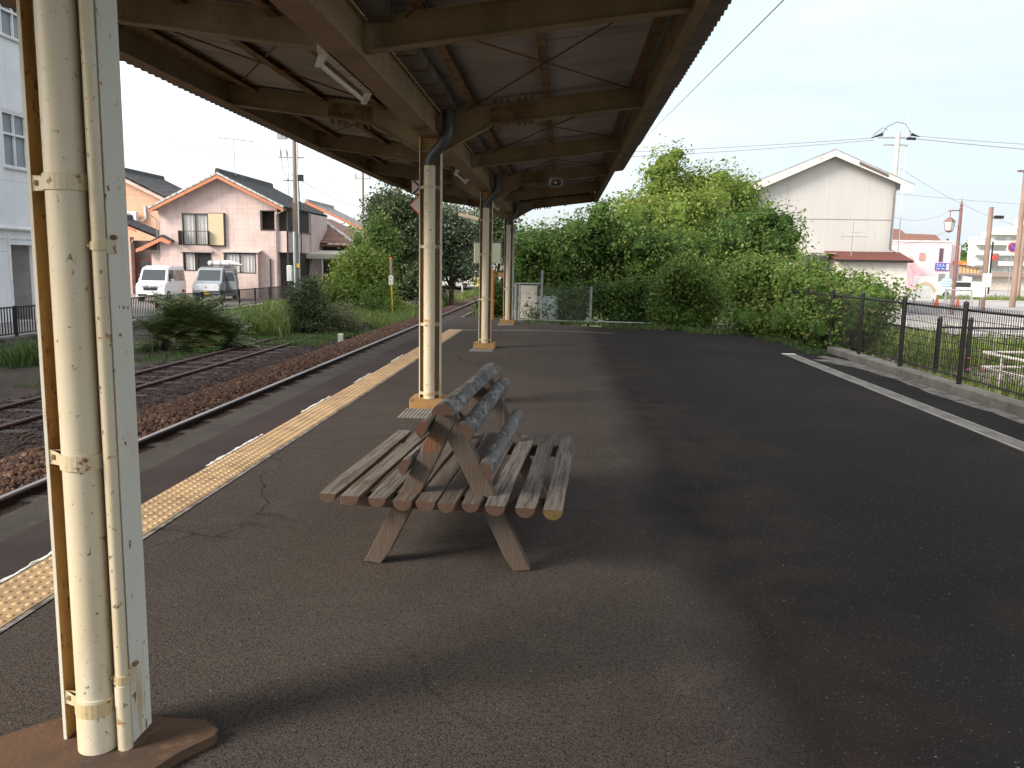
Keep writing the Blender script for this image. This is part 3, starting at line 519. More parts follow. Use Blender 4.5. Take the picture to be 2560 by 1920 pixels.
# ------------------------------------------------------------------ columns
def column(y, label, near=False):
    t = thing('canopy_column', label, 'column', (-1.38 if near else CX, y-.025, 0), 0, 'canopy columns'); cx = 0
    g = MB(); zb = .03 if near else .07
    g.box(-.1005, -.006, zb, .1005, .006, 2.742, 0)
    obj('column_web', g, paint_web, t)
    for s in (-1, 1):
        g = MB(); x = s*.108
        if s > 0:
            g.box(.101, -.056, zb, .11, .056, 2.742); obj('column_flange', g, paint_flange, t, bev=.002)
        else:
            g.box(-.11, -.056, zb, -.101, .056, 2.742, 0); obj('column_flange', g, [paint_web], t, bev=.002)
            g = MB(); g.box(-.1103, -.0585, zb, -.1007, -.0565, 2.742); obj('flange_edge', g, paint_flange, t)
    g = MB(); g.box(-.125, -.13, 2.62, .125, .13, 2.742) if False else g.box(-.1005, -.05, 2.60, .1005, .05, 2.612)
    obj('stiffener', g, paint_beam, t)
    # plinth
    g = MB(); h = .10 if not near else .032
    if near:
        c = .07; P = [(-.42, -.26), (.20, -.26), (.27, -.09), (.335, .0), (.335, .035), (.27, .088), (-.17, .088), (-.30, -.05), (-.42, -.16)]
    else: P = [(-.19, -.19), (.19, -.19), (.19, .19), (-.19, .19)]
    g.ext(P, 0, h, 'z'); obj('plinth', g, plinth_brown if near else plinth_m, t, bev=.012)
    # downpipe
    px_, py_ = (.012, -.078, ) if near else (.0, -.085); r = .053 if near else .058
    g = MB(); g.tube([(px_, py_, h-.0 if not near else .03), (px_, py_, 2.46)], r, 24)
    if near: g.tube([(px_, py_, .03), (px_, py_, .20)], r+.004, 24)
    dp = obj('downpipe', g, paint_pipe, t, smooth=True)
    g = MB(); g.tube([(px_, py_, 2.44), (px_, py_, 2.50), (px_+.03, py_-.02, 2.56), (px_+.12, py_-.05, 2.66), (px_+.165, py_-.06, 2.73), (px_+.19, py_-.055, 2.80), (px_+.185, py_-.05, 2.88), (px_+.185, py_-.05, 2.984)], [r*.86, r*.86, r*.9, r*.92, r*.93, r*.92, r*.9, r*.9], 18)
    g.tube([(px_+.176, py_-.058, 2.755), (px_+.186, py_-.056, 2.785)], r*.99, 18)
    obj('pipe_bend', g, pvc_grey, t, smooth=True)
    zs = (.17, .92, 1.70, 2.25) if near else (.15, .87, 1.66, 2.25)
    for z in zs:
        g = MB(); hb = .022 if near else .016
        pts = []
        for k in range(13):
            a = math.pi+math.pi*k/12; pts.append((px_+math.cos(a)*(r+.0015), py_+math.sin(a)*(r+.0015)))
        outer = [(px_+(x-px_)*1.07, py_+(y_-py_)*1.07) for x, y_ in pts]
        pr = [(-.1, py_+.022), (pts[0][0]-.004, py_+.022)]+outer+[(pts[-1][0]+.004, py_+.022), (.1, py_+.022), (.1, py_+.026), (pts[-1][0], py_+.026)]+pts[::-1]+[(-.1, py_+.026)]
        g.ext(pr, z-hb, z+hb, 'z')
        cl = obj('pipe_clamp', g, paint_col, t)
        g = MB()
        for bx in (-.083, .083): g.lathe((bx, py_+.022, z), [(.009, 0), (.009, -.007), (0, -.008)], 6, axis='y')
        obj('clamp_bolt', g, paint_rusty, cl)
    if near:
        x2, y2 = .098, -.083
        g = MB(); g.tube([(x2, y2, .03), (x2, y2, 2.9)], .0185, 16); g.tube([(x2, y2, .03), (x2, y2, .17)], .0215, 16); g.tube([(x2, y2, .17), (x2, y2, .235)], .0225, 16)
        obj('conduit', g, paint_pipe, t, smooth=True)
        for z in (.255, 1.53):
            g = MB(); g.tube([(x2, y2, z-.012), (x2, y2, z+.012)], .023, 16); g.box(x2+.018, y2-.004, z-.012, .1225, y2+.0, z+.012); g.box(.1105, y2+.001, z-.02, .114, -.02, z+.02); g.tube([(x2-.03, y2-.004, z), (x2-.02, y2-.004, z)], .006, 6)
            c2 = obj('conduit_clamp', g, paint_col, t)
            g = MB(); g.lathe((.1, y2-.004, z), [(.008, 0), (.008, -.006), (0, -.006)], 6, axis='y'); g.tube([(.118, -.045, z+.025), (.118, -.03, z+.025)], .007, 6); obj('clamp_screw', g, paint_rusty, c2)
        # cable along flange edge
        g = MB(); g.tube([(.1055, -.0605, .12), (.1055, -.0605, 2.7)], .004, 6); obj('cable', g, paint_rusty, t)
    return t
lab = ['nearest cream steel canopy column with downpipe and thin conduit on a brown plinth', 'second canopy column behind the log bench, cream downpipe on a yellow plinth', 'third canopy column, in front of the platform mirror', 'farthest canopy column beside the chain link fence corner']
cols = [column(y, l, i == 0) for i, (y, l) in enumerate(zip(COLY, lab))]
g = MB(); g.tube([(.135, -.12, .02), (.135, -.12, 2.35)], .012, 8); g.box(.11, -.16, 2.25, .19, -.09, 2.42); obj('conduit', g, galv, cols[3])
# drain gratings in front of the plinths
for y, l in ((8.12, 'ribbed metal grating set in front of the second column plinth'), (14.38, 'ribbed metal grating set in front of the third column plinth'), (20.62, 'ribbed metal grating set in front of the farthest column plinth')):
    t = thing('drain_grating', l, 'grating', (-1.37, y, 0), 0, 'drain gratings'); g = MB()
    g.box(-.2, -.27, -.004, .2, .24, .0045)
    obj('frame', g, mat('grating bed', (.13, .12, .105), rough=.8), t)
    g = MB()
    for i in range(11): x = -.19+i*.0365; g.box(x, -.265, .0045, x+.018, .235, .009)
    obj('bars', g, grate_m, t)
# fluorescent lamps hung from the girder
def lamp(loc, label):
    t = thing('fluorescent_lamp', label, 'ceiling light', loc, 0, 'fluorescent lamps under the canopy')
    g = MB(); g.box(-.04, -.62, -.035, .04, .62, .035); obj('housing', g, lamp_white, t, bev=.004)
    g = MB()
    for y in (-.6, .57): g.ext([(-.035, -.036), (.02, -.036), (-.025, -.115), (-.06, -.115)], y, y+.03, 'y')
    obj('lamp_holder', g, lamp_white, t, bev=.003)
    g = MB(); g.tube([(-.043, -.565, -.088), (-.043, .565, -.088)], .016, 14); obj('tube', g, tube_m, t, smooth=True)
    g = MB()
    for y in (-.3, 0, .3): g.lathe((0.01, y, -.0355), [(0, -.004), (.007, -.004), (.007, 0)], 8)
    obj('screw', g, rod_m, t)
    g = MB()
    for y in (-.5, .5): g.box(-.03, y-.02, .0355, .03, y+.02, .062)
    obj('hanger', g, paint_beam, t); return t
L0 = lamp((-1.475, 5.78, 2.78), 'nearest fluorescent lamp hanging under the centre girder')
copy_tree(L0, (-1.44, 12.05, 2.79), 'fluorescent lamp under the girder between second and third columns')
copy_tree(L0, (-1.44, 18.3, 2.79), 'farthest fluorescent lamp under the girder beyond the third column')
# horn loudspeaker
t = thing('loudspeaker', 'grey horn loudspeaker hanging under the canopy on the right', 'loudspeaker', (-.15, 14.45, 2.87))
def rrect(w_, h_, y, n=24):
    return [((abs(math.cos(a))**.55)*math.copysign(w_, math.cos(a)), y, (abs(math.sin(a))**.55)*math.copysign(h_, math.sin(a))) for a in [2*math.pi*k/n for k in range(n)]]
g = MB(); rings = [rrect(.118, .078, -.16), rrect(.112, .072, -.165), rrect(.085, .052, -.10), rrect(.05, .034, -.03), rrect(.03, .03, .0)]
vs = [v for r_ in rings for v in r_]; g.add(vs, [(i*24+j, i*24+(j+1) % 24, (i+1)*24+(j+1) % 24, (i+1)*24+j) for i in range(4) for j in range(24)]); obj('horn_inside', g, speaker_m, t, smooth=True)
g = MB(); rings = [rrect(.120, .080, -.16), rrect(.06, .045, -.03), rrect(.045, .045, .03), rrect(.045, .045, .12), rrect(.001, .001, .12)]
vs = [v for r_ in rings for v in r_]; g.add(vs, [(i*24+j, i*24+(j+1) % 24, (i+1)*24+(j+1) % 24, (i+1)*24+j) for i in range(4) for j in range(24)]); obj('horn_body', g, speaker_m, t, smooth=True)
g = MB(); g.lathe((0, -.15, 0), [(0, 0), (.022, 0), (.028, .03), (.028, .12)], 14, axis='y'); obj('phase_plug', g, mat('pale plug', (.6, .58, .54), rough=.5), t, smooth=True)
g = MB(); g.box(-.02, .03, .04, .02, .08, .17); obj('mount', g, paint_beam, t)

# ------------------------------------------------------------------ bench
BR = -3.0
bt = thing('log_bench', 'weathered back-to-back log bench with slatted seat on the platform', 'bench', (-.50, 4.62, 0), R(BR))
def dprof(cx, cz, r, ang=0, sag=.0, n=12):
    """half-round profile, flat side towards +z rotated by ang"""
    P = [(math.cos(math.pi+math.pi*k/n)*r, math.sin(math.pi+math.pi*k/n)*r*.95) for k in range(n+1)]
    P = [(P[0][0], .004)]+P+[(P[-1][0], .004)]
    c, s_ = math.cos(ang), math.sin(ang); return [(cx+x*c-z*s_, cz+x*s_+z*c) for x, z in P]
def log(name, cx, cz, r, ang, y0, y1, m, parent, endm, wob=.004, seed=0):
    rr = random.Random(seed); g = MB(); k = 14; rings = []; n = 0
    ph = [rr.uniform(0, 6) for _ in range(4)]
    for i in range(k+1):
        u = i/k; y = y0+(y1-y0)*u; e = 1 if 0 < i < k else .95
        rad = r*e*(1+.045*math.sin(7*u+ph[0])+.03*math.sin(17*u+ph[1])); dx = wob*math.sin(3*u+ph[2]); dz = wob*.7*math.sin(4*u+ph[3])
        P = dprof(cx+dx, cz+dz, rad, ang); n = len(P)
        yy = y+(.012 if i == 0 else -.012 if i == k else 0)*0
        rings.append([(x, yy, z) for x, z in P])
    vs = [v for q in rings for v in q]
    g.add(vs, [(i*n+j, i*n+(j+1) % n, (i+1)*n+(j+1) % n, (i+1)*n+j) for i in range(k) for j in range(n)], 0)
    g.add(vs, [tuple(range(n-1, -1, -1)), tuple(range(k*n, k*n+n))], 1)
    if name == 'seat_slat':
        for yy in (-.555, .70):
            for xo in (-.017, .019): g.lathe((cx+xo, yy+rr.uniform(-.012, .012), cz+.0045), [(.0055, -.001), (.0055, .0015), (0, .0018)], 6, mi=1)
    return obj(name, g, [m, endm], parent, smooth=True, bev=.003)
XS = [-.575, -.450, -.318, -.192, -.078, .030, .140, .262, .398, .528]
NE = [-.80, -.82, -.83, -.845, -.85, -.855, -.85, -.86, -.86, -.87]
for i, x in enumerate(XS):
    log('seat_slat', x, .372, .047, 0, NE[i]+.0, .82+random.uniform(-.02, .03), wood_slat if i in (0, 1, 2, 7, 8, 9) else wood_slat_b, bt, wood_end_old if i == 9 else wood_end, seed=i)
FY, BY = -.66, .62
for yy in (FY, BY):
    for s in (-1, 1):
        g = MB(); n = 10
        for k in range(n):      # slightly irregular plank leaning to the apex
            pass
        a = Vector((s*.375, yy, -.012)); b = Vector((s*-.005, yy, .775))
        d = (b-a).normalized(); pr = Vector((0, 1, 0)).cross(d)
        th = .038; wd = .047
        rings = []
        for k in range(9):
            u = k/8; c = a+(b-a)*u; j1 = .003*math.sin(5*u+s+yy); 
            rings.append([c+pr*(-wd+j1)+Vector((0, -th+.0, 0)), c+pr*(wd+j1)+Vector((0, -th, 0)), c+pr*(wd*1.0+j1)+Vector((0, th*.4, 0)), c+pr*(wd*.6)+Vector((0, th, 0)), c-pr*(wd*.6)+Vector((0, th, 0)), c+pr*(-wd+j1)+Vector((0, th*.4, 0))])
        vs = [tuple(v) for q in rings for v in q]; m_ = 6
        yo = .0016*s+(.0 if s > 0 else .0); vs = [(x, y+s*.039, z) for x, y, z in vs] if False else [(x, y+s*.0015, max(z, 0.0)) for x, y, z in vs]
        g.add(vs, [(i*m_+j, i*m_+(j+1) % m_, (i+1)*m_+(j+1) % m_, (i+1)*m_+j) for i in range(8) for j in range(m_)]+[tuple(range(m_-1, -1, -1)), tuple(range(8*m_, 9*m_))])
        obj('leg', g, wood_leg, bt, bev=.005)
    g = MB(); yc = yy+.10; g.box(-.575, yc-.04, .262, .535, yc+.04, .322); obj('crossbar', g, wood_leg, bt, bev=.008)
# backrest logs
log('backrest_log', -.002, .792, .054, math.pi, -.80, .86, wood_log, bt, wood_end, seed=21)
for s in (-1, 1):
    # outward normal of the leg
    ang = math.atan2(.775, .38); nrm = Vector((s*math.sin(ang), 0, math.cos(ang)))
    a = s*(math.pi/2-(math.pi/2-ang))
    for hz, rad, y0, y1, sd in ((.70, .046, -.79, .84, 31), (.50, .046, -.76, .80, 41)):
        cxl = s*.375*(1-hz/.787)+s*.051; cz = hz+.012
        rot = math.atan2(-nrm.x*-1, -nrm.z) if False else 0
        # flat side faces -nrm: local +z -> -nrm
        an = math.atan2(nrm.x, -nrm.z)
        log('backrest_log', cxl, cz, rad, an, y0, y1, wood_log, bt, wood_end, seed=sd+s)

# ------------------------------------------------------------------ right fence
def mesh_fence(name, label, x, z0, z1, posts, group=None, yend=None):
    t = thing(name, label, 'fence', (x, posts[0], z0)); o = (x, posts[0], z0)
    for y in posts:
        g = MB(); g.tube([(0, y-o[1], -.12), (0, y-o[1], z1-z0+.0)], .032, 12); g.lathe((0, y-o[1], z1-z0), [(.032, 0), (.026, .018), (.012, .026), (0, .027)], 12)
        obj('fence_post', g, black_metal, t, smooth=True)
    for ya, yb in zip(posts[:-1], posts[1:]):
        g = MB(o); xm = x+.04; y = ya+.04
        while y < yb-.02: g.box(xm-.003, y-.0032, z0+.06, xm+.003, y+.0032, z1-.035); y += .05
        for k in range(9):
            z = z0+.06+(z1-z0-.16)*k/8; g.box(xm+.003, ya, z-.0035, xm+.008, yb, z+.0035)
        p = obj('mesh_panel', g, black_metal, t)
        g = MB(o); g.tube([(x+.045, ya, z1-.085), (x+.045, yb, z1-.085)], .014, 8); obj('fence_rail', g, black_metal, t)
        g = MB(o); g.tube([(x+.045, ya, z0+.085), (x+.045, yb, z0+.085)], .010, 8); obj('fence_rail', g, black_metal, t)
    return t
mesh_fence('mesh_fence', 'dark brown welded mesh fence standing on the platform kerb', 4.97, .11, 1.12, [-.45, 1.35, 3.2, 5.05, 6.9, 8.72, 10.54, 12.37, 14.07, 15.6, 17.2, 19.0])
# lower second fence across the lot
t = thing('mesh_fence', 'lower dark mesh fence standing in the gravel lot behind the kerb fence', 'fence', (7.85, 17.7, RD)); o = tuple(t.location)
for x in (7.85, 8.47, 10.5, 12.5, 14.5):
    g = MB(); g.tube([(x-o[0], 0, -.05), (x-o[0], 0, 1.28)], .05, 12); g.lathe((x-o[0], 0, 1.28), [(.05, 0), (.03, .04), (0, .045)], 12); obj('fence_post', g, black_metal, t, smooth=True)
for xa, xb in ((7.85, 8.47), (8.47, 10.5), (10.5, 12.5), (12.5, 14.5)):
    g = MB(o); x = xa+.06
    while x < xb: g.box(x-.003, 17.74, RD+.08, x+.003, 17.745, RD+1.22); x += .06
    for k in range(7): z = RD+.1+k*.17; g.box(xa, 17.746, z, xb, 17.751, z+.006)
    g.tube([(xa, 17.74, RD+1.1), (xb, 17.74, RD+1.1)], .02, 8); obj('mesh_panel', g, black_metal, t)
# white pipe handrail
t = thing('handrail', 'off-white pipe handrail with two rails beyond the mesh fence', 'handrail', (8.0, 14.6, RD)); o = tuple(t.location)
for z in (0, -.28):
    g = MB(o); g.tube([(7.98, 9.5, z), (7.98, 14.7, z), (7.96, 16.0, z), (8.0, 16.12, z), (8.15, 16.15, z), (11.5, 16.6, z)], .028, 10); obj('rail', g, white_rail, t, smooth=True)
for x, y in ((7.98, 10.2), (7.98, 12.0), (7.98, 13.7), (7.97, 15.4), (9.0, 16.27), (10.6, 16.48)):
    g = MB(o); g.tube([(x, y, RD), (x, y, -.02)], .024, 10); obj('post', g, white_rail, t, smooth=True)

# ------------------------------------------------------------------ far end fence, gate, boxes
FYE = 21.9
t = thing('chain_link_fence', 'grey chain link fence with gate frame at the far end of the platform', 'fence', (-1.18, FYE, 0)); o = tuple(t.location)
def ch(n_, pts, r_, m_=galv): 
    g = MB(o); g.tube(pts, r_, 10); return obj(n_, g, m_, t, smooth=True)
for x, z, r_ in ((-1.20, 1.0, .04), (-1.10, .96, .022), (-.52, 1.36, .032), (.77, .95, .035), (2.75, .72, .045), (4.4, .6, .04)): ch('fence_post', [(x, FYE, -.05), (x, FYE, z)], r_)
ch('gate_rail', [(-1.20, FYE, .99), (-.5, FYE, 1.0)], .022); ch('gate_rail', [(-1.20, FYE, .045), (4.6, FYE-.35, .035)], .02)
def diamonds(x0, x1, z0, z1, y, p=.055):
    g = MB(o); w_, h_ = x1-x0, z1-z0
    c = -h_
    while c < w_:
        a = max(0, c); b = min(w_, c+h_)
        if b > a+.01:
            g.bar((x0+a, y, z0+a-c), (x0+b, y, z0+b-c), .0035, .0035); g.bar((x0+a, y+.003, z1-(a-c)), (x0+b, y+.003, z1-(b-c)), .0035, .0035)
        c += p*1.6
    return g
obj('chain_mesh', diamonds(-1.09, -.53, .07, .97, FYE), mesh_m, t); obj('chain_mesh', diamonds(-.5, .75, .07, .95, FYE), mesh_m, t)
bx = obj('notice_board', MB((-.9, 22.5, 0)).box(-1.16, 22.5, .05, -.66, 22.53, .93), mat('faded white board', (.62, .58, .52), [((.45, .42, .38), 'noise', 3, .45, .65)], rough=.8), bev=.004); bx.location = (-.9, 22.5, 0); tag(bx, 'faded white board behind the chain link gate', 'board')
t = thing('equipment_cabinet', 'pale blue equipment cabinet behind the chain link fence', 'cabinet', (-.42, 22.7, -.1))
g = MB(); g.box(-.3, -.16, 0, .32, .2, .75, ch=.01); obj('cabinet_body', g, M_plain('pale blue enamel', (.34, .42, .44)), t)
g = MB(); g.box(-.28, -.17, .05, 0, -.161, .7); g.box(.02, -.17, .05, .3, -.161, .7); obj('door', g, M_plain('pale blue door', (.38, .46, .48)), t)

# mirror, lamp post, signs around the platform end
t = thing('platform_mirror', 'rectangular safety mirror on a stand beyond the third column', 'mirror', (-2.11, 23.6, 0)); o = tuple(t.location)
g = MB(o); g.box(-2.50, 23.56, 1.50, -1.72, 23.62, 2.10); obj('mirror_frame', g, mat('pink-grey mirror frame', (.50, .42, .38), rough=.6), t, bev=.006)
g = MB(o); g.quad((-2.47, 23.545, 1.53), (-1.75, 23.545, 1.53), (-1.75, 23.53, 2.07), (-2.47, 23.53, 2.07)); obj('mirror_glass', g, mat('mirror glass', (.8, .84, .86), rough=.06, metal=1), t)
g = MB(o); g.box(-2.52, 23.44, 2.10, -1.70, 23.64, 2.125); obj('hood', g, M_plain('dark hood', (.07, .07, .07)), t)
g = MB(o); g.tube([(-2.1, 23.66, -.3), (-2.1, 23.66, 2.1)], .03, 10); obj('stand', g, galv, t, smooth=True)
t = thing('bollard_post', 'tall orange post with a white box on top beside the third column', 'post', (-1.86, 22.3, 0))
g = MB(); g.tube([(0, 0, 0), (0, 0, 1.34)], .048, 16); obj('post', g, mat('orange post paint', (.70, .22, .05), [((.55, .16, .04), 'noise', 3, .45, .65)], rough=.5), t, smooth=True)
g = MB(); g.box(-.07, -.05, 1.34, .07, .05, 1.47, ch=.006); obj('box', g, M_plain('white plastic', (.75, .73, .68)), t)
g = MB(); g.lathe((0, -.0515, 1.405), [(.022, 0), (.022, -.004), (0, -.004)], 12, axis='y'); obj('dial', g, M_plain('dark dial', (.05, .05, .05)), t)
# signal gong/lantern on leaning pole
t = thing('signal_lantern', 'small brown lantern on a black stem beside the farthest column', 'lantern', (-1.66, 23.0, 0))
g = MB(); g.tube([(.08, 0, 0), (.02, 0, .9), (0, 0, 1.12)], [.012, .014, .03], 10); obj('stem', g, black_metal, t)
g = MB(); g.box(-.1, -.06, 1.13, .1, .06, 1.30, ch=.01); obj('lantern_box', g, M_plain('brown lantern', (.30, .15, .09)), t)
g = MB(); g.box(-.13, -.09, 1.303, .13, .09, 1.325); obj('cap', g, black_metal, t)
# diamond signs on a post left of column two
t = thing('track_signal_sign', 'white diamond signs, one red edged, partly hidden by the second column', 'sign', (-2.03, 11.9, 1.9)); o = tuple(t.location)
signw = mat('sign white', (.62, .56, .50), rough=.5); signr = mat('sign red', (.62, .05, .03), rough=.5); signk = mat('sign black', (.012, .012, .014), rough=.5)
def dia(nm, cx, cz, r_, y, m_, th=.012):
    g = MB(o); g.ext([(cx-r_, cz), (cx, cz-r_), (cx+r_, cz), (cx, cz+r_)], y, y+th, 'y'); return obj(nm, g, m_, t)
dia('red_border', -2.025, 2.305, .168, 11.9, signr, .006); dia('sign_face', -2.025, 2.305, .146, 11.893, signw, .006)
g = MB(o); g.box(-2.155, 11.9, 2.46, -1.88, 11.906, 2.65); obj('sign_face', g, signw, t)
g = MB(o)
for sg in (1, -1): g.ext([(-2.15, 2.555+sg*.095), (-2.12, 2.555+sg*.095), (-2.02, 2.555), (-2.05, 2.555)], 11.892, 11.899, 'y')
obj('black_chevron', g, signk, t)
g = MB(o); g.tube([(-1.9, 11.92, 2.2), (-1.9, 11.92, 3.0)], .012, 8); obj('hanger', g, galv, t, smooth=True)
# slanted sign arm behind third column
t = thing('hanging_sign', 'slanting cream sign board seen left of the third column top', 'sign', (-2.5, 22.0, 2.6))
g = MB(); g.bar((-.25, 0, .17), (.28, 0, .05), .03, .09); obj('sign_board', g, M_plain('cream board', (.46, .38, .30)), t)
g = MB(); g.tube([(-.1, .02, .2), (-.1, .02, .42)], .008, 6); g.tube([(.2, .02, .12), (.2, .02, .42)], .008, 6); g.tube([(-.1, .02, .42), (1.15, .02, .42)], .012, 6); g.tube([(1.15, .02, .42), (1.15, -.9, .2)], .012, 6); obj('bracket', g, galv, t)
# yellow marker post, stub, km post
t = thing('marker_post', 'yellow track marker post with red tip and white plate', 'marker post', (-7.55, 36.6, TR))
g = MB(); g.tube([(0.05, 0, 0), (0, 0, 2.1)], .036, 12); obj('post', g, mat('yellow post paint', (.68, .42, .03), [((.5, .3, .03), 'noise', 3, .5, .65)], rough=.5), t, smooth=True)
g = MB(); g.tube([(0, 0, 2.1), (-.01, 0, 2.75)], .055, 14); obj('striped_tube', g, mat('brown banded tube', (.22, .15, .12), [((.36, .30, .26), 'linex', 25, .4, .6)], rough=.6), t, smooth=True)
g = MB(); g.lathe((-.01, 0, 2.75), [(.055, 0), (.05, .06), (.03, .10), (0, .11)], 14); obj('red_cap', g, mat('red cap', (.62, .07, .03), rough=.4), t, smooth=True)
g = MB(); g.box(-.10, -.055, 1.65, .10, -.045, 2.06); pl = obj('number_plate', g, M_plain('plate white', (.76, .76, .73)), t)
g = MB(); g.box(-.018, -.059, 1.93, .018, -.0555, 1.96); g.box(-.018, -.059, 1.97, .018, -.0555, 2.0); obj('plate_mark', g, signk, pl)
g = MB(); g.tube([(0, 0, 0), (0, 0, .42)], .075, 12); st_ = obj('track_stub_post', g, M_plain('grey brown stub', (.30, .25, .22)), smooth=True); st_.location = (-7.62, 36.0, TR); tag(st_, 'short grey stub post beside the yellow marker', 'post')
g = MB(); g.box(-.085, -.06, 0, .085, .06, .34, ch=.02); km = obj('boundary_marker', g, M_plain('white concrete marker', (.58, .55, .49)), bev=.01); km.location = (-7.0, 26.0, TR+.02); tag(km, 'small white concrete marker between siding and ballast', 'marker')
# fallen sleepers in weeds
g = MB(); g.bar((-.95, .1, .12), (1.0, -.1, .16), .2, .16); g.bar((-.8, .35, .1), (1.1, .3, .08), .2, .14); g.bar((-.3, .2, .28), (.9, .05, .26), .18, .1)
lg = obj('timber_pile', g, sleeper_m, bev=.01); lg.location = (-8.3, 31.6, TR); tag(lg, 'pile of old grey timbers lying in the weeds', 'timber pile')

# ------------------------------------------------------------------ vegetation
def leafmat(name, cols, rough=.55, tr=.3):
    b = cols[0]; ly = []
    n_ = len(cols)
    for i in range(1, n_): ly.append((cols[i], 'island', 1, i/n_-.04, i/n_+.04))
    ly.append((tuple(x*.6 for x in b), 'noise', 1.3, .56, .72)); ly.append(((cols[-1][0]*1.05, cols[-1][1]*.95, cols[-1][2]), 'noise', .9, .66, .95))
    return mat(name, b, ly, rough=rough, spec=.3, transl=tr)
lm_bright = leafmat('bright vine leaves', [(.11, .18, .028), (.15, .23, .034), (.20, .27, .045), (.28, .30, .08)], tr=.4)
lm_mid = leafmat('mid green leaves', [(.045, .095, .018), (.065, .13, .022), (.095, .17, .03), (.15, .20, .045)], tr=.4)
lm_dark = leafmat('dark evergreen leaves', [(.035, .06, .022), (.055, .085, .028), (.085, .115, .038), (.14, .155, .07)])
lm_hedge = leafmat('hedge vine leaves', [(.065, .13, .022), (.09, .165, .027), (.125, .205, .036), (.20, .225, .05)], tr=.4)
lm_silver = leafmat('silvery leaves', [(.06, .085, .04), (.09, .12, .06), (.15, .18, .10), (.25, .28, .19)])
lm_cycad = leafmat('cycad leaves', [(.05, .095, .03), (.075, .13, .035), (.12, .17, .045), (.20, .16, .06)], rough=.45, tr=.15)
bark = mat('bark', (.12, .085, .055), [((.06, .045, .03), 'noise', 8, .42, .62, (1, 1, .3)), ((.2, .16, .12), 'noise', 12, .6, .72)], rough=.95, bump=('noise', 14, .02, (1, 1, .3)))

def leaf_cloud(name, blobs, n, size, m, parent, loc, droop=.35, aspect=.62, cluster=9, up=.25, fill=.35):
    """blobs: (x,y,z,rx,ry,rz) ellipsoids; leaves gather in sprigs on and inside the blob shells"""
    B = np.array(blobs, float); area = (B[:, 3]*B[:, 4]+B[:, 4]*B[:, 5]+B[:, 3]*B[:, 5]); pr = area/area.sum()
    ns = max(4, n//cluster); idx = RNG.choice(len(B), ns, p=pr); d = RNG.normal(size=(ns, 3)); d[:, 2] = d[:, 2]*.9+.12; d /= np.linalg.norm(d, axis=1)[:, None]
    rad = np.where(RNG.random(ns) < fill, RNG.uniform(.45, .95, ns), RNG.uniform(.88, 1.10, ns)); rad = np.where(RNG.random(ns) < .05, RNG.uniform(1.1, 1.38, ns), rad); lump = 1+.10*np.sin(d[:, 0]*9+idx)*np.sin(d[:, 2]*8+idx*2)
    P = B[idx, :3]+d*B[idx, 3:]*(rad*lump)[:, None]
    # keep sprigs that are not buried deep inside another blob
    keep = np.ones(ns, bool)
    for b in B: keep &= (((P-b[:3])/b[3:])**2).sum(1) > .42
    q3 = 5.2/max(.5, B[:, 3].mean()*2); gap = np.sin(P[:, 0]*q3*1.3+1.3*np.sin(P[:, 2]*q3))*np.sin(P[:, 1]*q3+P[:, 2]*q3*1.1)*np.sin(P[:, 2]*q3*1.7+.9*np.sin(P[:, 0]*q3*.8)); keep &= (gap < .30)|(RNG.random(ns) < .10)
    P = P[keep]; d = d[keep]; k = len(P)
    sp = RNG.normal(size=(k, cluster, 3))*size*1.5; pos = (P[:, None]+sp).reshape(-1, 3); dd = np.repeat(d, cluster, 0); N = len(pos)
    nrm = dd*.55+np.array([-.15, -.1, up+.35])+RNG.normal(size=(N, 3))*.55; nrm /= np.linalg.norm(nrm, axis=1)[:, None]
    tv = RNG.normal(size=(N, 3)); tv[:, 2] -= droop; tv -= nrm*(tv*nrm).sum(1)[:, None]; tv /= np.linalg.norm(tv, axis=1)[:, None]; bt_ = np.cross(nrm, tv)
    s = size*(.55+1.0*RNG.random(N)**1.4)[:, None]*np.repeat(RNG.uniform(.75, 1.3, k), cluster)[:, None]; L_ = tv*s; W = bt_*s*aspect*.5
    fold = nrm*s*.12
    V = np.stack([pos-L_*.5, pos-L_*.05+W+fold, pos+L_*.5-fold, pos-L_*.05-W+fold], 1).reshape(-1, 3)
    F = np.arange(N*4).reshape(-1, 4)
    return fastmesh(name, V-np.array(loc), F, m, parent)
def core(blobs, m, parent, loc, k=.72):
    g = MB(loc); rr = random.Random(3)
    for x, y, z, a, b, c in blobs:
        nu, nv_ = 8, 5; prof = []
        vs = []
        for j in range(nv_+1):
            t_ = math.pi*j/nv_
            for i in range(nu):
                p = 2*math.pi*i/nu; q_ = k*rr.uniform(.8, 1.08); vs.append((x+a*q_*math.sin(t_)*math.cos(p), y+b*q_*math.sin(t_)*math.sin(p), z+c*q_*math.cos(t_)))
        g.add(vs, [(j*nu+i, j*nu+(i+1) % nu, (j+1)*nu+(i+1) % nu, (j+1)*nu+i) for j in range(nv_) for i in range(nu)])
    return obj('shade_core', g, m, parent)
def blobs_in(cx, cy, z0, z1, w_, d_, n, rmin, rmax, seed, taper=.5):
    rr = random.Random(seed); out_ = []
    for i in range(n):
        u = (i+.5)/n; z = z0+(z1-z0)*(u**.8); f = 1-taper*max(0, (z-z0)/(z1-z0)-.35)*1.4
        a = rr.uniform(0, 6.28); r_ = math.sqrt(rr.random())*.85
        rad = rr.uniform(rmin, rmax); z = min(z, z1-rad*.8); z = max(z, z0+rad*.3)
        out_.append((cx+math.cos(a)*r_*max(.05, w_/2*f-rad*.5), cy+math.sin(a)*r_*max(.05, d_/2*f-rad*.5), z, rad*rr.uniform(.9, 1.25), rad*rr.uniform(.9, 1.2), rad*rr.uniform(.75, 1.05)))
    return out_
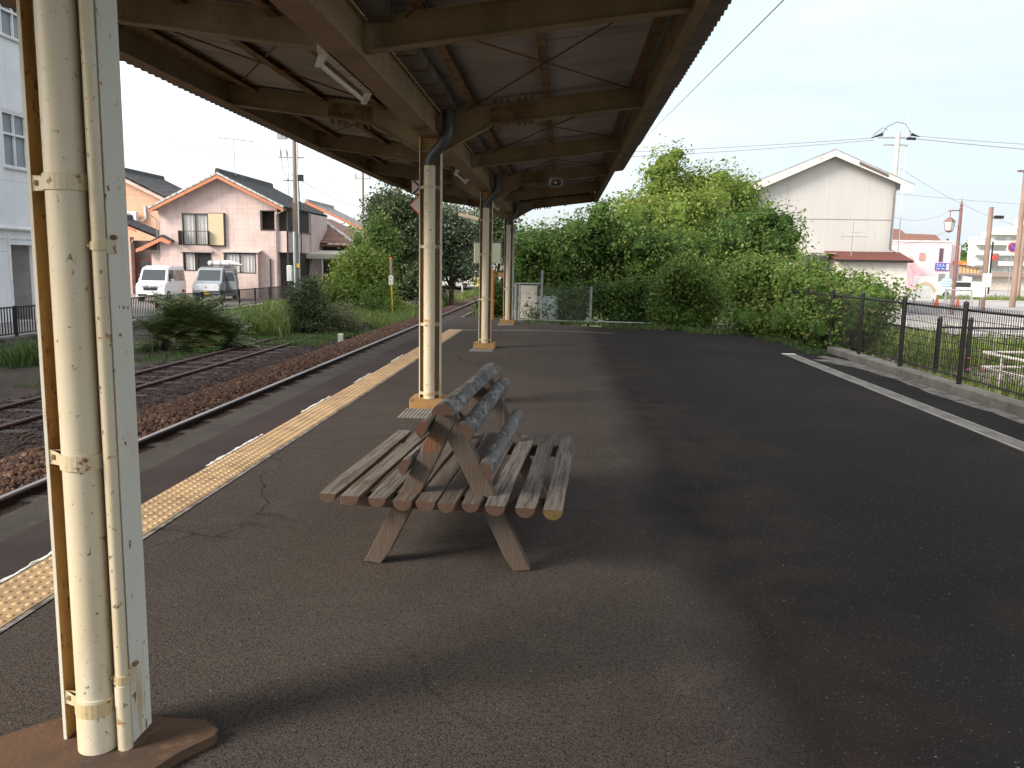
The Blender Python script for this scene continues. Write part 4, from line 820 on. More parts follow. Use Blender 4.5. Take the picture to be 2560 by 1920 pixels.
def plant(name, label, cat, loc, blobs, n, size, lm, trunk=None, group=None, sprigs=0, kcore=.7, **kw):
    t = thing(name, label, cat, loc, 0, group)
    cr = leaf_cloud('crown', blobs, n, size, lm, t, loc, **kw)
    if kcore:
        cm = mat('inner '+lm.name, tuple(c*.75 for c in lm.node_tree.nodes['RGB'].outputs[0].default_value[:3]), rough=1)  # solid filler core, deep crown shade put into a darker leaf colour
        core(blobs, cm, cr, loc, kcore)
    rr = random.Random(int(abs(loc[0])*100)+int(loc[1]*10))
    g = MB(loc); x, y, z = loc; bs = sorted(blobs, key=lambda b: -b[3])[:9]
    r0_ = trunk or .07; top = max(b[2] for b in blobs)
    g.tube([(x, y, z-.05), (x+rr.uniform(-.1, .1), y, z+(top-z)*.3), (x+rr.uniform(-.2, .2), y+.1, z+(top-z)*.62)], [r0_, r0_*.8, r0_*.5], 8)
    for b in bs:
        s = (x+rr.uniform(-.05, .05), y, z+(min(b[2], top)-z)*rr.uniform(.12, .35)); m_ = ((s[0]+b[0])/2+rr.uniform(-.1, .1), (s[1]+b[1])/2, (s[2]+b[2])/2+.05)
        e = (b[0]+(b[0]-s[0])*.25, b[1]-b[4]*.3, b[2]+b[5]*.6)
        g.tube([s, m_, (b[0], b[1], b[2]), e], [r0_*.5, r0_*.36, r0_*.22, r0_*.07], 6)
        for _ in range(4):
            e2 = (b[0]+rr.uniform(-1, 1)*b[3], b[1]+rr.uniform(-1, .3)*b[4], b[2]+rr.uniform(-.4, 1.05)*b[5]); g.tube([(b[0], b[1], b[2]), e2], [r0_*.2, r0_*.05], 5)
    obj('trunk', g, bark, t); return t

# right-hand mass behind the platform end
plant('vine_covered_tree', 'dark leafy vine-covered tree rising just behind the chain link gate', 'tree', (-.35, 23.3, -.3),
      blobs_in(-.3, 23.6, .5, 2.5, 2.5, 1.8, 16, .42, .62, 1, .25)+[(-.8, 23.3, 2.0, .6, .5, .5), (.4, 23.4, 2.45, .6, .5, .42), (-1.15, 23.5, 1.3, .4, .4, .55), (-.95, 23.5, .6, .42, .4, .5)], 16000, .085, lm_mid, .09)
plant('vine_covered_tree', 'leafy tree with dark hollow between the gate tree and the tall back tree', 'tree', (1.5, 23.9, -.3),
      blobs_in(1.6, 24.2, .3, 2.75, 2.7, 1.8, 16, .45, .68, 2, .2)+[(1.0, 23.9, 2.7, .5, .5, .5), (1.05, 23.8, 3.05, .32, .3, .34), (2.2, 23.6, 2.1, .6, .5, .5)], 17000, .088, lm_mid, .09)
plant('vine_covered_tree', 'dense bushy tree behind the middle of the hedge', 'tree', (3.4, 24.2, -.3),
      blobs_in(3.3, 24.2, .2, 2.4, 2.6, 1.8, 14, .45, .7, 3, .25), 15000, .088, lm_mid, .09)
plant('tall_tree', 'tallest sunlit tree with a loose rounded top above the others', 'tree', (3.8, 31.5, RD),
      blobs_in(3.6, 31.5, .5, 4.9, 3.4, 2.6, 22, .55, .9, 4, .35)+[(3.7, 31.4, 5.2, .68, .6, .55), (4.05, 31.4, 5.55, .42, .4, .34), (3.35, 31.3, 4.9, .5, .45, .45), (3.55, 31.4, 4.5, .6, .5, .5)], 21000, .115, lm_bright, .13)
plant('broad_tree', 'broad sunlit tree beside the tall one, left of the white building', 'tree', (5.6, 32.0, RD),
      blobs_in(5.6, 32.0, .3, 4.9, 4.6, 3.0, 26, .65, 1.05, 5, .25)+[(5.7, 31.8, 4.65, .75, .7, .6), (6.2, 31.7, 4.35, .6, .6, .55), (5.0, 31.7, 4.5, .5, .5, .5)], 25000, .115, lm_bright, .15)
plant('vine_covered_tree', 'low yellow green vine mound between the gate tree and the tall tree', 'tree', (2.1, 28.3, RD),
      blobs_in(2.3, 28.6, .3, 3.7, 3.6, 2.2, 18, .55, .85, 6, .2), 19000, .10, lm_bright, .1)
plant('broad_tree', 'bushy tree reaching over to the left wall of the white building', 'tree', (6.1, 27.0, RD),
      blobs_in(6.0, 27.0, .1, 3.2, 3.0, 2.2, 18, .5, .8, 7, .25)+[(6.85, 26.8, 2.9, .5, .4, .42), (7.15, 26.8, 2.5, .42, .4, .4), (7.1, 26.7, 2.0, .4, .4, .4), (6.3, 26.7, 3.1, .5, .45, .4)], 20000, .10, lm_mid, .11)
plant('broad_tree', 'rounded green tree in the middle behind the hedge', 'tree', (4.6, 28.0, RD),
      blobs_in(4.5, 28.0, .2, 3.9, 3.2, 2.4, 18, .6, .9, 8, .25), 19000, .10, lm_bright, .11)
hedge_ = [('hedge shrub at the far end of the platform, left part of the long hedge', 3.3, 21.2, -.15, 1.65, 1.9, 1.3, 12, 9), ('tall middle shrub of the hedge along the platform corner', 4.7, 20.1, -.2, 1.7, 2.0, 1.3, 13, 10), ('rounded shrub of the hedge where the kerb fence begins', 5.3, 18.5, -.25, 1.55, 1.7, 1.5, 13, 11), ('rightmost hedge shrub spilling over the mesh fence', 5.65, 16.9, -.2, 1.30, 1.6, 1.7, 14, 12)]
for l, x, y, z0, z1, w_, d_, nb, sd in hedge_:
    bl = blobs_in(x, y, z0, z1, w_, d_, nb+4, .34, .5, sd, .1)
    if sd == 12: bl += [(6.1, 16.4, .95, .45, .4, .35), (5.5, 15.6, .85, .5, .55, .35), (5.2, 15.4, .5, .35, .5, .3), (5.05, 16.3, .35, .35, .6, .3)]
    if sd == 11: bl += [(4.95, 17.4, .5, .4, .5, .4), (4.8, 18.2, .3, .4, .4, .35)]
    if sd == 10: bl += [(4.3, 19.3, .3, .5, .4, .35), (5.4, 19.6, 1.3, .5, .4, .4)]
    plant('hedge_shrub', l, 'shrub', (x, y, -.4), bl, 18000, .074, lm_hedge, .05, 'overgrown hedge along the platform corner', fill=.3)
# dark undergrowth along the end fence
plant('hedge_shrub', 'low tangled shrub behind the middle of the chain link fence', 'shrub', (1.6, 22.5, -.3), blobs_in(1.6, 22.6, -.1, 1.2, 2.6, .9, 14, .3, .45, 14, .1), 9000, .075, lm_mid, .04, 'overgrown hedge along the platform corner')
plant('hedge_shrub', 'low shrub behind the chain link fence left of the hedge', 'shrub', (0.0, 22.9, -.3), blobs_in(0.1, 22.9, -.1, 1.0, 1.6, .8, 9, .28, .4, 15, .1), 6000, .075, lm_mid, .04, 'overgrown hedge along the platform corner')
plant('fern_shrub', 'small leafy plant growing in front of the white board by the gate', 'plant', (-.62, 22.1, 0), [(-.62, 22.15, .12, .22, .1, .16), (-.75, 22.1, .3, .12, .08, .12)], 340, .09, lm_mid, .01, kcore=0)
plant('hedge_shrub', 'shrub behind the orange post left of the farthest column', 'shrub', (-2.0, 24.6, -1.0), blobs_in(-2.0, 24.8, -.9, 1.1, 1.3, 1.2, 12, .3, .5, 16, .1), 7000, .075, lm_mid, .05)
# left side vegetation
plant('vine_mound', 'large bright green vine mound left of the second column', 'shrub', (-9.3, 38.5, TR),
      blobs_in(-9.4, 38.6, -1.0, 1.8, 4.0, 2.6, 26, .5, .85, 20, .55)+[(-10.9, 38.3, -.1, .6, .5, .6), (-8.4, 38.2, .3, .6, .5, .6), (-8.0, 38.0, -.4, .6, .5, .5), (-9.3, 38.4, 1.9, .55, .5, .7), (-9.5, 38.4, 2.5, .35, .35, .5)], 24000, .12, lm_bright, .1)
plant('narrow_tree', 'narrow upright dark green tree above the vine mound', 'tree', (-9.0, 40.5, TR),
      [(-9.1+random.uniform(-.25, .25), 40.5, z, .55-.05*abs(z-1.5), .5, .55) for z in (-.4, .3, .9, 1.5, 2.1, 2.7, 3.1)]+[(-8.5, 40.4, 1.9, .5, .5, .9), (-8.4, 40.4, 2.7, .35, .35, .6)], 9000, .115, lm_mid, .1)
plant('evergreen_tree', 'big dark evergreen tree behind the vine mound and red edged sign', 'tree', (-9.4, 46.5, TR),
      blobs_in(-9.3, 46.5, -.5, 5.2, 4.6, 3.4, 34, .7, 1.1, 22, .25)+[(-10.1, 46.3, 4.0, .9, .8, .8), (-9.0, 46.2, 4.7, .9, .8, .7), (-8.3, 46.0, 3.5, .8, .8, .8)], 30000, .15, lm_dark, .2)
plant('evergreen_tree', 'silvery leaved tree between the second and third columns', 'tree', (-6.4, 48.5, TR),
      blobs_in(-6.5, 48.5, .8, 4.6, 3.4, 2.8, 24, .6, .95, 23, .2)+[(-7.4, 48.2, 0, .8, .7, .9), (-7.6, 48.3, -.6, .7, .7, .7), (-6.9, 48.0, 3.4, .7, .6, .6)], 22000, .16, lm_silver, .16)
plant('evergreen_tree', 'dark tree behind the third column and the mirror', 'tree', (-4.2, 52, TR), blobs_in(-4.3, 52, 1.7, 5.3, 3.2, 2.8, 16, .6, .95, 24, .2)+[(-4.9, 51.5, 1.6, .7, .7, .6)], 14000, .16, lm_dark, .16)
plant('evergreen_tree', 'distant green tree right of the mirror', 'tree', (-1.7, 58, TR), blobs_in(-1.7, 58, -.8, 3.6, 3.4, 2.8, 14, .7, 1.1, 25, .2), 12000, .17, lm_mid, .16)
plant('cone_shrub', 'dark clipped upright shrub beside the siding end', 'shrub', (-9.0, 29.2, TR),
      [(-9.0, 29.2, -.75, .72, .6, .5), (-9.05, 29.2, -.2, .75, .62, .55), (-9.0, 29.2, .3, .62, .55, .5), (-8.95, 29.2, .68, .40, .38, .32), (-8.6, 29.1, -.1, .4, .4, .45), (-9.4, 29.1, .1, .4, .4, .5)], 12000, .062, lm_dark, .08, fill=.2)
plant('weed_bush', 'loose greyish weed bush leaning right of the dark clipped shrub', 'shrub', (-8.05, 29.8, TR), [(-8.05, 29.8, -.7, .7, .5, .55), (-7.7, 29.7, -.85, .5, .4, .4)], 3500, .07, leafmat('olive weeds', [(.075, .085, .035), (.09, .10, .045), (.12, .125, .06), (.15, .12, .07)]), .03, kcore=.5)
plant('palm_tuft', 'small dark palm-like plant at the foot of the vine mound', 'plant', (-8.6, 36.4, TR), [(-8.6, 36.4, -.55, .5, .4, .5), (-8.2, 36.4, -.6, .4, .35, .4)], 1500, .26, lm_mid, .05, aspect=.16, kcore=.4)
# far greenery on the horizon
for i, (x, y, w_, h_) in enumerate([(-70, 210, 60, 13), (-20, 260, 50, 12), (20, 240, 40, 10), (90, 190, 10, 7), (128, 230, 40, 8), (-120, 190, 60, 16)]):
    bl = [(x+random.uniform(-.5, .5)*w_, y+random.uniform(-6, 6), random.uniform(0, h_*.55), random.uniform(3, 6), 4, random.uniform(3, 5)*h_/12) for _ in range(12)]
    t_ = leaf_cloud('distant_wood', bl, 7000, .9, lm_mid, None, (x, y, RD)); t_.location = (x, y, RD); tag(t_, 'distant wood', None, kind='stuff'); core(bl, MATS['inner mid green leaves'], t_, (x, y, RD), .85)

# grass and weeds
def blades(name, label, regions, m, spread=.25):
    Vs = []
    for (x0, x1, y0, y1, zg, n, h0, h1) in regions:
        X = RNG.uniform(x0, x1, n); Y = RNG.uniform(y0, y1, n)
        cl = .5+.5*np.sin(X*2.3+1.7*np.sin(Y*1.1))*np.sin(Y*1.9+X); H = (h0+(h1-h0)*RNG.random(n))*(.55+.6*cl)
        a = RNG.uniform(0, 6.28, n); lean = H*RNG.uniform(.1, .75, n); wd = H*RNG.uniform(.012, .035, n)+.004
        dx, dy = np.cos(a), np.sin(a); px, py = -dy*wd, dx*wd; z = np.full(n, zg)
        b1 = np.stack([X-px, Y-py, z], 1); b2 = np.stack([X+px, Y+py, z], 1); m2 = np.stack([X+dx*lean*.35+px*.8, Y+dy*lean*.35+py*.8, z+H*.6], 1); m1 = np.stack([X+dx*lean*.35-px*.8, Y+dy*lean*.35-py*.8, z+H*.6], 1)
        t1 = np.stack([X+dx*lean+px*.1, Y+dy*lean+py*.1, z+H*(1-.25*lean/H)], 1); t2 = np.stack([X+dx*lean-px*.1, Y+dy*lean-py*.1, z+H*(1-.25*lean/H)], 1)
        Vs.append(np.stack([b1, b2, m2, m1, t1, t2], 1).reshape(-1, 3))
    V = np.concatenate(Vs); N = len(V)//6; f = np.array([(0, 1, 2, 3), (3, 2, 4, 5)]); F = (f[None]+np.arange(N)[:, None, None]*6).reshape(-1, 4)
    o = fastmesh(name, V, F, m); o['kind'] = 'stuff'; o['label'] = label; return o
gm = leafmat('grass blades', [(.10, .16, .03), (.135, .205, .04), (.19, .25, .06), (.26, .27, .10)], tr=.35)
gm2 = leafmat('deep grass blades', [(.05, .10, .025), (.065, .125, .03), (.09, .15, .035), (.12, .14, .05)], tr=.3)
blades('tall_grass', 'tall pale grass on the far bank by the vine mound', [(-11.8, -9.4, 27.5, 34, TR, 5200, .35, 1.05), (-8.6, -6.4, 31.5, 44, TR, 6000, .25, .75), (-7.4, -6.6, 44, 70, TR, 3500, .3, .8), (-10.5, -8.4, 33, 38, TR, 4200, .3, .8), (-14.6, -11.9, 29, 44, TR, 5000, .3, .9), (-3.4, -2.4, 26, 60, TR, 4000, .2, .7)], gm)
blades('low_weeds', 'short green weeds spreading over the siding end', [(-9.6, -7.3, 24.5, 32, TR+.05, 9000, .05, .2), (-10.8, -9.5, 20, 28, TR+.03, 3200, .05, .2), (-7.5, -6.6, 28, 40, TR+.03, 3500, .05, .2), (-10.9, -10.0, 15.6, 17.2, TR+.03, 500, .06, .16)], gm2)
blades('tuft_grass', 'green grass tufts at the retaining wall foot', [(-13.2, -12.2, 17.8, 19.2, TR, 420, .3, .85), (-12.2, -11.4, 18.8, 20.2, TR, 380, .3, .8), (-12.0, -11.2, 22.0, 23, TR, 200, .2, .5), (-14.6, -13.4, 15, 24, TR, 900, .2, .6)], gm2)
blades('lot_weeds', 'green weeds growing through the gravel lot behind the mesh fence', [(5.2, 6.4, 11.5, 14.5, RD, 2600, .2, .65), (5.3, 7.2, 9.5, 12, RD, 1300, .15, .5), (5.4, 8.5, 14.5, 18, RD, 2200, .15, .55), (8, 16, 19, 25, RD, 5200, .3, .85), (6.5, 12, 12, 17, RD, 800, .1, .35), (5.15, 5.6, 3, 12, RD, 900, .2, .5), (16, 26, 24, 28, RD, 2500, .15, .4)], gm)
fm = mat('magenta flowers', (.42, .05, .22), [((.55, .16, .38), 'island', 1, .5, .6)], rough=.6)
N = 420; X = np.concatenate([RNG.uniform(5.4, 9.5, 220), RNG.uniform(8, 14, 200)]); Y = np.concatenate([RNG.uniform(14.0, 19, 220), RNG.uniform(19, 24, 200)]); Z = RD+RNG.uniform(.2, .62, N)
P = np.stack([X, Y, Z], 1); d1 = RNG.normal(size=(N, 3))*.014; d2 = RNG.normal(size=(N, 3))*.014
o = fastmesh('wild_flowers', np.stack([P-d1, P-d2, P+d1, P+d2], 1).reshape(-1, 3), np.arange(N*4).reshape(-1, 4), fm); o['kind'] = 'stuff'; o['label'] = 'magenta wild flowers among the weeds of the gravel lot'
blades('edge_weeds', 'creeping weeds along the far edge of the platform paving', [(-.9, 1.2, 21.0, 21.8, 0, 700, .04, .14), (1.0, 3.2, 20.0, 20.7, 0, 1500, .04, .14), (2.9, 4.7, 18.9, 20, 0, 1800, .04, .15), (4.3, 4.9, 17.0, 18.9, 0, 900, .04, .14), (4.4, 4.85, 14.9, 17, 0, 500, .03, .1)], gm2)
# climbing yellow flowers on fence top
# cycad
def cycad(loc, label):
    t = thing('cycad', label, 'cycad', loc); rr = random.Random(5)
    V = []; F = []
    heads = [(0, 0, .3), (-.6, -.1, .15), (.6, .15, .3), (.25, .35, .7), (-.35, .3, .6), (1.05, .3, .1)]
    rach = MB()
    for hx, hy, hz in heads:
        for i in range(44):
            a = rr.uniform(0, 6.28); el = rr.uniform(.15, 1.4); L_ = rr.uniform(1.0, 1.6)*(1 if hx < 1 else .75); pts = []
            for k in range(13):
                u = k/12; r_ = L_*u*math.cos(el*(1-.35*u)); z = L_*(u*math.sin(el)-.42*u*u*math.cos(el*.55))
                pts.append(Vector((hx+math.cos(a)*r_, hy+math.sin(a)*r_, hz+.1+z)))
            rach.tube(pts[::3]+[pts[-1]], .007, 3, cap=False)
            for k in range(2, 13):
                for q in (0,) if k % 2 else (0, .5):
                    if k+q > 12: continue
                    p = pts[k] if q == 0 else (pts[k]+pts[min(k+1, 12)])/2; d = (pts[k]-pts[k-1]).normalized(); side = d.cross(Vector((0, 0, 1))).normalized(); ll = .25*math.sin(math.pi*min(1, (k+1)/13.5))*L_+.03
                    for s in (-1, 1):
                        tip = p+side*s*ll*.92+d*ll*.35+Vector((0, 0, ll*.12)); b = len(V); wv = d*.019
                        V += [tuple(p-wv), tuple(p+wv), tuple(tip+wv*.3), tuple(tip-wv*.3)]; F.append((b, b+1, b+2, b+3))
    fastmesh('fronds', np.array(V), np.array(F), lm_cycad, t)
    obj('frond_stems', rach, lm_cycad, t)
    g = MB()
    for hx, hy, hz in heads: g.tube([(hx*.6, hy*.6, 0), (hx, hy, hz+.12)], [.17, .13], 10)
    obj('trunk', g, bark, t); return t
cycad((-10.75, 23.2, TR), 'dark green cycad with arching fronds beside the siding')

# ------------------------------------------------------------------ left fence on the retaining wall
def bar_fence(label, x, ya, yb, z0, h):
    t = thing('railing_fence', label, 'fence', (x, ya, z0)); o = (x, ya, z0); y = ya
    while y < yb:
        g = MB(o); g.box(x-.03, y-.035, z0-.02, x+.03, y+.035, z0+h); obj('fence_post', g, black_metal, t)
        y2 = min(y+2.0, yb); g = MB(o); q_ = y+.13
        while q_ < y2-.05: g.box(x-.010, q_-.013, z0+.10, x+.010, q_+.013, z0+h-.06); q_ += .118
        g.box(x-.02, y+.035, z0+h-.06, x+.02, y2-.035, z0+h-.02); g.box(x-.018, y+.035, z0+.07, x+.018, y2-.035, z0+.10)
        obj('bar_panel', g, black_metal, t); y += 2.0
    return t
bar_fence('dark upright bar railing along the retaining wall on the left', -15.0, 14.0, 45.5, RD+.03, .85)

# ------------------------------------------------------------------ houses on the left
tile_pink = mat('pink tile cladding', (.56, .44, .41), [((.50, .385, .36), 'cell', 3.2, .45, .95), ((.60, .49, .47), 'noise', .6, .5, .66), ((.33, .235, .225), 'linex', 3.3, .965, .985), ((.33, .235, .225), 'linez', 3.3, .965, .985), ((.40, .30, .26), 'noise', 2.5, .64, .74, (1, 1, .3))], rough=.75)
tile_roof = mat('dark grey roof tiles', (.085, .087, .092), [((.045, .048, .055), 'noise', 2, .42, .62), ((.22, .215, .21), 'cell', 5, .55, 1.0), ((.03, .03, .033), 'liney', 3.7, .0, .35)], rough=.6, bump=None)
tile_brown = mat('brown roof tiles', (.20, .105, .085), [((.14, .07, .06), 'noise', 2, .42, .62), ((.28, .17, .14), 'noise', 9, .58, .75)], rough=.7)
orange_trim = mat('orange barge board', (.50, .20, .105), [((.40, .16, .09), 'noise', 2, .45, .65)], rough=.6)
white_mortar = mat('white ridge mortar', (.55, .54, .52), [((.25, .25, .25), 'noise', 6, .45, .6)], rough=.9)
orange_wall = mat('orange stucco wall', (.62, .37, .25), [((.57, .335, .225), 'noise', 1, .45, .65), ((.70, .50, .38), 'linez', .62, .985, .995)], rough=.9)
dark_frame = mat('dark brown window frame', (.045, .035, .03), rough=.5)
win_glass = mat('window glass', (.045, .05, .055), rough=.08, spec=.6)
curtain = mat('white curtain', (.82, .80, .77), [((.62, .60, .58), 'wave', 1.3, .45, .8, (6, 1, .5)), ((.86, .85, .83), 'noise', 8, .5, .7, (6, 1, .3))], rough=.9)
shutter_m = mat('beige shutter box', (.52, .44, .29), [((.46, .39, .25), 'linex', 8, .9, .97)], rough=.6)
brown_panel = mat('dark maroon panel', (.13, .045, .04), [((.09, .03, .03), 'noise', 2, .45, .6)], rough=.7)
def gable_roof(parent, xr, zr, xl, zl, xR, zR, y0, y1, m, name='roof', pitch=.27, row=.24, th=.09):
    """tiled gable roof with ridge along y: undulating tile rows; tiles stay in this one mesh"""
    o = tuple(parent.location)
    for (xe, ze) in ((xl, zl), (xR, zR)):
        g = MB(o); L_ = math.hypot(xe-xr, ze-zr); dx, dz = (xe-xr)/L_, (ze-zr)/L_; nxn, nzn = (-dz, dx) if dx > 0 else (dz, -dx)
        nr = int(L_/row); ny_ = int((y1-y0)/pitch*4); vs = []
        for i in range(nr+1):
            for e in (0, 1):
                s = min(L_, (i+e)*row) if i < nr else L_; lift = (.0 if e == 0 else .03)
                for j in range(ny_+1):
                    y = y0+(y1-y0)*j/ny_; h = th+lift+.022*math.sin(2*math.pi*j/4+.6)
                    vs.append((xr+dx*s+nxn*h, y, zr+dz*s+nzn*h))
        k = ny_+1; R_ = 2*(nr+1)
        g.add(vs, [(r*k+j, r*k+j+1, (r+1)*k+j+1, (r+1)*k+j) for r in range(R_-1) for j in range(k-1)])
        g.ext([(xr, zr), (xe, ze), (xe+nxn*.05, ze+nzn*.05), (xr+nxn*.05, zr+nzn*.05)], y0+.01, y1-.01, 'y')
        rf = obj(name, g, m, parent)
    g = MB(o); g.ext([(xr-.14, zr+.06), (xr+.14, zr+.06), (xr+.11, zr+.30), (xr+.05, zr+.36), (xr-.05, zr+.36), (xr-.11, zr+.30)], y0-.03, y1+.03, 'y'); r2 = obj('roof_ridge', g, m, parent)
    return r2
def sashes(parent, x0, x1, z0, z1, y, n=2, fr=.05, cur=True, cfrac=(0, 1)):
    o = tuple(parent.location); w_ = thing_part = MB(o)
    w_.box(x0, y-.03, z0, x0+fr, y+.06, z1); w_.box(x1-fr, y-.03, z0, x1, y+.06, z1); w_.box(x0+fr, y-.03, z0, x1-fr, y+.06, z0+fr); w_.box(x0+fr, y-.03, z1-fr, x1-fr, y+.06, z1)
    for i in range(1, n): xm = x0+(x1-x0)*i/n; w_.box(xm-fr/2, y-.02, z0+fr, xm+fr/2, y+.05, z1-fr)
    wn = obj('window', w_, dark_frame, parent)
    g = MB(o); g.box(x0+fr, y+.03, z0+fr, x1-fr, y+.035, z1-fr); obj('pane', g, mat('clear pane', (.12, .13, .14), rough=.05, spec=.6, alpha=.14), wn)
    g = MB(o); g.box(x0+fr, y+.45, z0, x1-fr, y+.47, z1); obj('shade_backing', g, mat('room shade', (.05, .045, .04), rough=1), wn)  # near-black panel, shade of the room put into its colour
    if cur:
        a, b = x0+fr+(x1-x0-2*fr)*cfrac[0], x0+fr+(x1-x0-2*fr)*cfrac[1]
        g = MB(o); k = int((b-a)/.035); vs = []
        for i in range(k+1):
            x = a+(b-a)*i/k; yy = y+.085+.02*math.sin(i*1.1)+.015*math.sin(i*2.7); vs += [(x, yy, z0+fr), (x, yy, z1-fr)]
        g.add(vs, [(2*i, 2*i+2, 2*i+3, 2*i+1) for i in range(k)]); obj('curtain', g, curtain, wn)
    return wn
# pink house (front wall at y=48)
YH = 48.0
ph = thing('pink_house', 'pink tiled two-storey house with orange barge boards and grey tile roof', 'house', (-19.8, YH, RD)); o = tuple(ph.location)
def wall_with_holes(g, x0, x1, z0f, ztop, y, holes, th=.12, step=None):
    """front wall made of vertical strips between hole edges; ztop(x) gives the top"""
    xs = sorted(set([x0, x1]+[h[0] for h in holes]+[h[1] for h in holes]+(step or [])))
    for a, b in zip(xs[:-1], xs[1:]):
        hs = sorted([h for h in holes if h[0] <= a+1e-6 and h[1] >= b-1e-6], key=lambda h: h[2]); z = z0f
        segs = []
        for h in hs: segs.append((z, h[2])); z = h[3]
        for s0_, s1_ in segs:
            if s1_ > s0_: g.ext([(a, s0_), (b, s0_), (b, s1_), (a, s1_)], y, y+th, 'y')
        g.ext([(a, z), (b, z), (b, ztop(b)), (a, ztop(a))], y, y+th, 'y')
xr_, zr_ = -19.78, 6.22
zt_ = lambda x: zr_-abs(x-xr_)*.478
g = MB(o)
H1 = (-22.22, -20.62, 2.28, 4.10); H2 = (-22.25, -20.55, .78, 1.84); H3 = (-17.50, -16.72, 3.24, 4.28); H4 = (-19.55, -17.78, .72, 1.83)
wall_with_holes(g, -23.64, -16.57, RD, zt_, YH, [H1, H2, H3, H4], step=[xr_])
g.box(-23.64, YH+.12, RD, -23.52, YH+8, 4.35); g.box(-16.69, YH+.12, RD, -16.57, YH+8, 4.5)
g.box(-24.28, YH+.25, RD, -23.64, YH+3, 1.75)
g.box(-16.57, YH+.05, 1.94, -16.0, YH+4.4, 3.16)
g.box(-16.69, YH+4.4, RD, -15.9, YH+8, 4.4)
obj('wall', g, tile_pink, ph)
g = MB(o); g.box(-23.5, YH+.7, RD, -16.7, YH+7.8, 4.45); g.box(-16.56, YH+.35, 3.17, -16.03, YH+4.3, 4.45); g.box(-16.56, YH+.4, RD, -16.03, YH+4.3, 1.93); obj('shade_fill', g, mat('room shade', (.05, .045, .04), rough=1), ph)  # solid boxes, shade of rooms and balcony recesses put into dark colour
gable_roof(ph, xr_, zr_+.04, -23.95, zt_(-23.95)+.02, -15.95, zt_(-15.95)+.02, YH-.62, YH+8.3, tile_roof)
g = MB(o)
for xe in (-23.92, -15.98):
    s = -1 if xe < xr_ else 1
    g.ext([(xr_, zr_+.02), (xe, zt_(xe)), (xe, zt_(xe)-.17), (xr_, zr_-.17)], YH-.66, YH-.60, 'y')
obj('barge_board', g, orange_trim, ph)
g = MB(o)
for xe in (-23.95, -15.95): g.ext([(xr_, zr_+.06), (xe, zt_(xe)+.04), (xe, zt_(xe)+.16), (xr_, zr_+.18)], YH-.68, YH-.63, 'y')
obj('verge_mortar', g, white_mortar, ph)
g = MB(o)
for s, xe in ((-1, -23.9), (1, -16.0)): g.ext([(xr_, zr_-.02), (xe, zt_(xe)-.03), (xe, zt_(xe)-.07), (xr_, zr_-.06)], YH-.6, YH-.01, 'y')
obj('soffit', g, M_plain('soffit', (.42, .36, .33)), ph)
w1 = sashes(ph, *H1[:2], *H1[2:], YH, 2)
g = MB(o); g.box(-20.62, YH-.14, 2.22, -19.64, YH-.002, 4.14); obj('shutter_box', g, [dark_frame], ph)
g = MB(o); g.box(-20.60, YH-.16, 2.29, -19.70, YH-.142, 4.10); obj('shutter_panel', g, shutter_m, ph)
g = MB(o)
g.box(-22.3, YH-.42, 3.05, -20.55, YH-.39, 3.09); g.box(-22.3, YH-.42, 2.25, -20.55, YH-.39, 2.28)
for i in range(15): x = -22.3+i*.124; g.box(x-.007, YH-.41, 2.28, x+.007, YH-.40, 3.05)
g.box(-22.31, YH-.4, 2.25, -22.28, YH, 3.09); g.box(-20.58, YH-.4, 2.25, -20.55, YH, 3.09); obj('balcony_rail', g, dark_frame, ph)
sashes(ph, *H2[:2], *H2[2:], YH, 2, cfrac=(.05, .38))
g = MB(o); g.box(-22.4, YH-.22, 1.86, -20.4, YH-.002, 1.93); obj('window_hood', g, M_plain('hood', (.4, .36, .33)), ph)
g = MB(o); g.box(-19.72, YH-.45, RD, -19.62, YH-.001, 1.86); g.box(-17.72, YH-.45, RD, -17.62, YH-.001, 1.86); g.box(-19.62, YH-.45, RD, -17.72, YH-.40, .68); g.box(-19.62, YH-.40, .62, -17.72, YH-.001, .68); obj('bay_wall', g, tile_pink, ph)
g = MB(o); g.ext([(YH-.55, 1.88), (YH-.002, 1.98), (YH-.002, 2.04), (YH-.55, 1.92)], -19.8, -17.5, 'x'); obj('bay_roof', g, M_plain('bay roof', (.46, .41, .38)), ph)
sashes(ph, -19.60, -17.74, .69, 1.86, YH-.42, 2)
g = MB(o); g.box(-17.56, YH-.03, 3.18, -16.66, YH+.0-.002, 3.24); g.box(-17.56, YH-.03, 4.28, -16.66, YH-.002, 4.33); g.box(-17.57, YH-.03, 3.24, -17.5, YH-.002, 4.28); obj('opening_trim', g, dark_frame, ph)
def pipe(par, pts, r_, m_, nm='downpipe'): g = MB(tuple(par.location)); g.tube(pts, r_, 8); return obj(nm, g, m_, par, smooth=True)
pipe(ph, [(-16.62, YH-.06, RD), (-16.62, YH-.06, 4.05), (-16.55, YH-.1, 4.12), (-15.95, YH-.3, 4.36)], .035, M_plain('pipe taupe', (.30, .27, .25)))
pipe(ph, [(-17.0, YH-.08, RD), (-17.0, YH-.08, 1.55)], .045, dark_frame, 'vent_pipe'); pipe(ph, [(-23.72, YH-.06, 1.6), (-23.72, YH-.06, 3.7), (-24.0, YH-.2, 3.95)], .03, M_plain('pipe taupe', (.30, .27, .25)))
pipe(ph, [(-15.4, YH-.4, RD), (-15.4, YH-.4, 1.75)], .06, M_plain('white pole', (.66, .64, .6)), 'drain_pole')
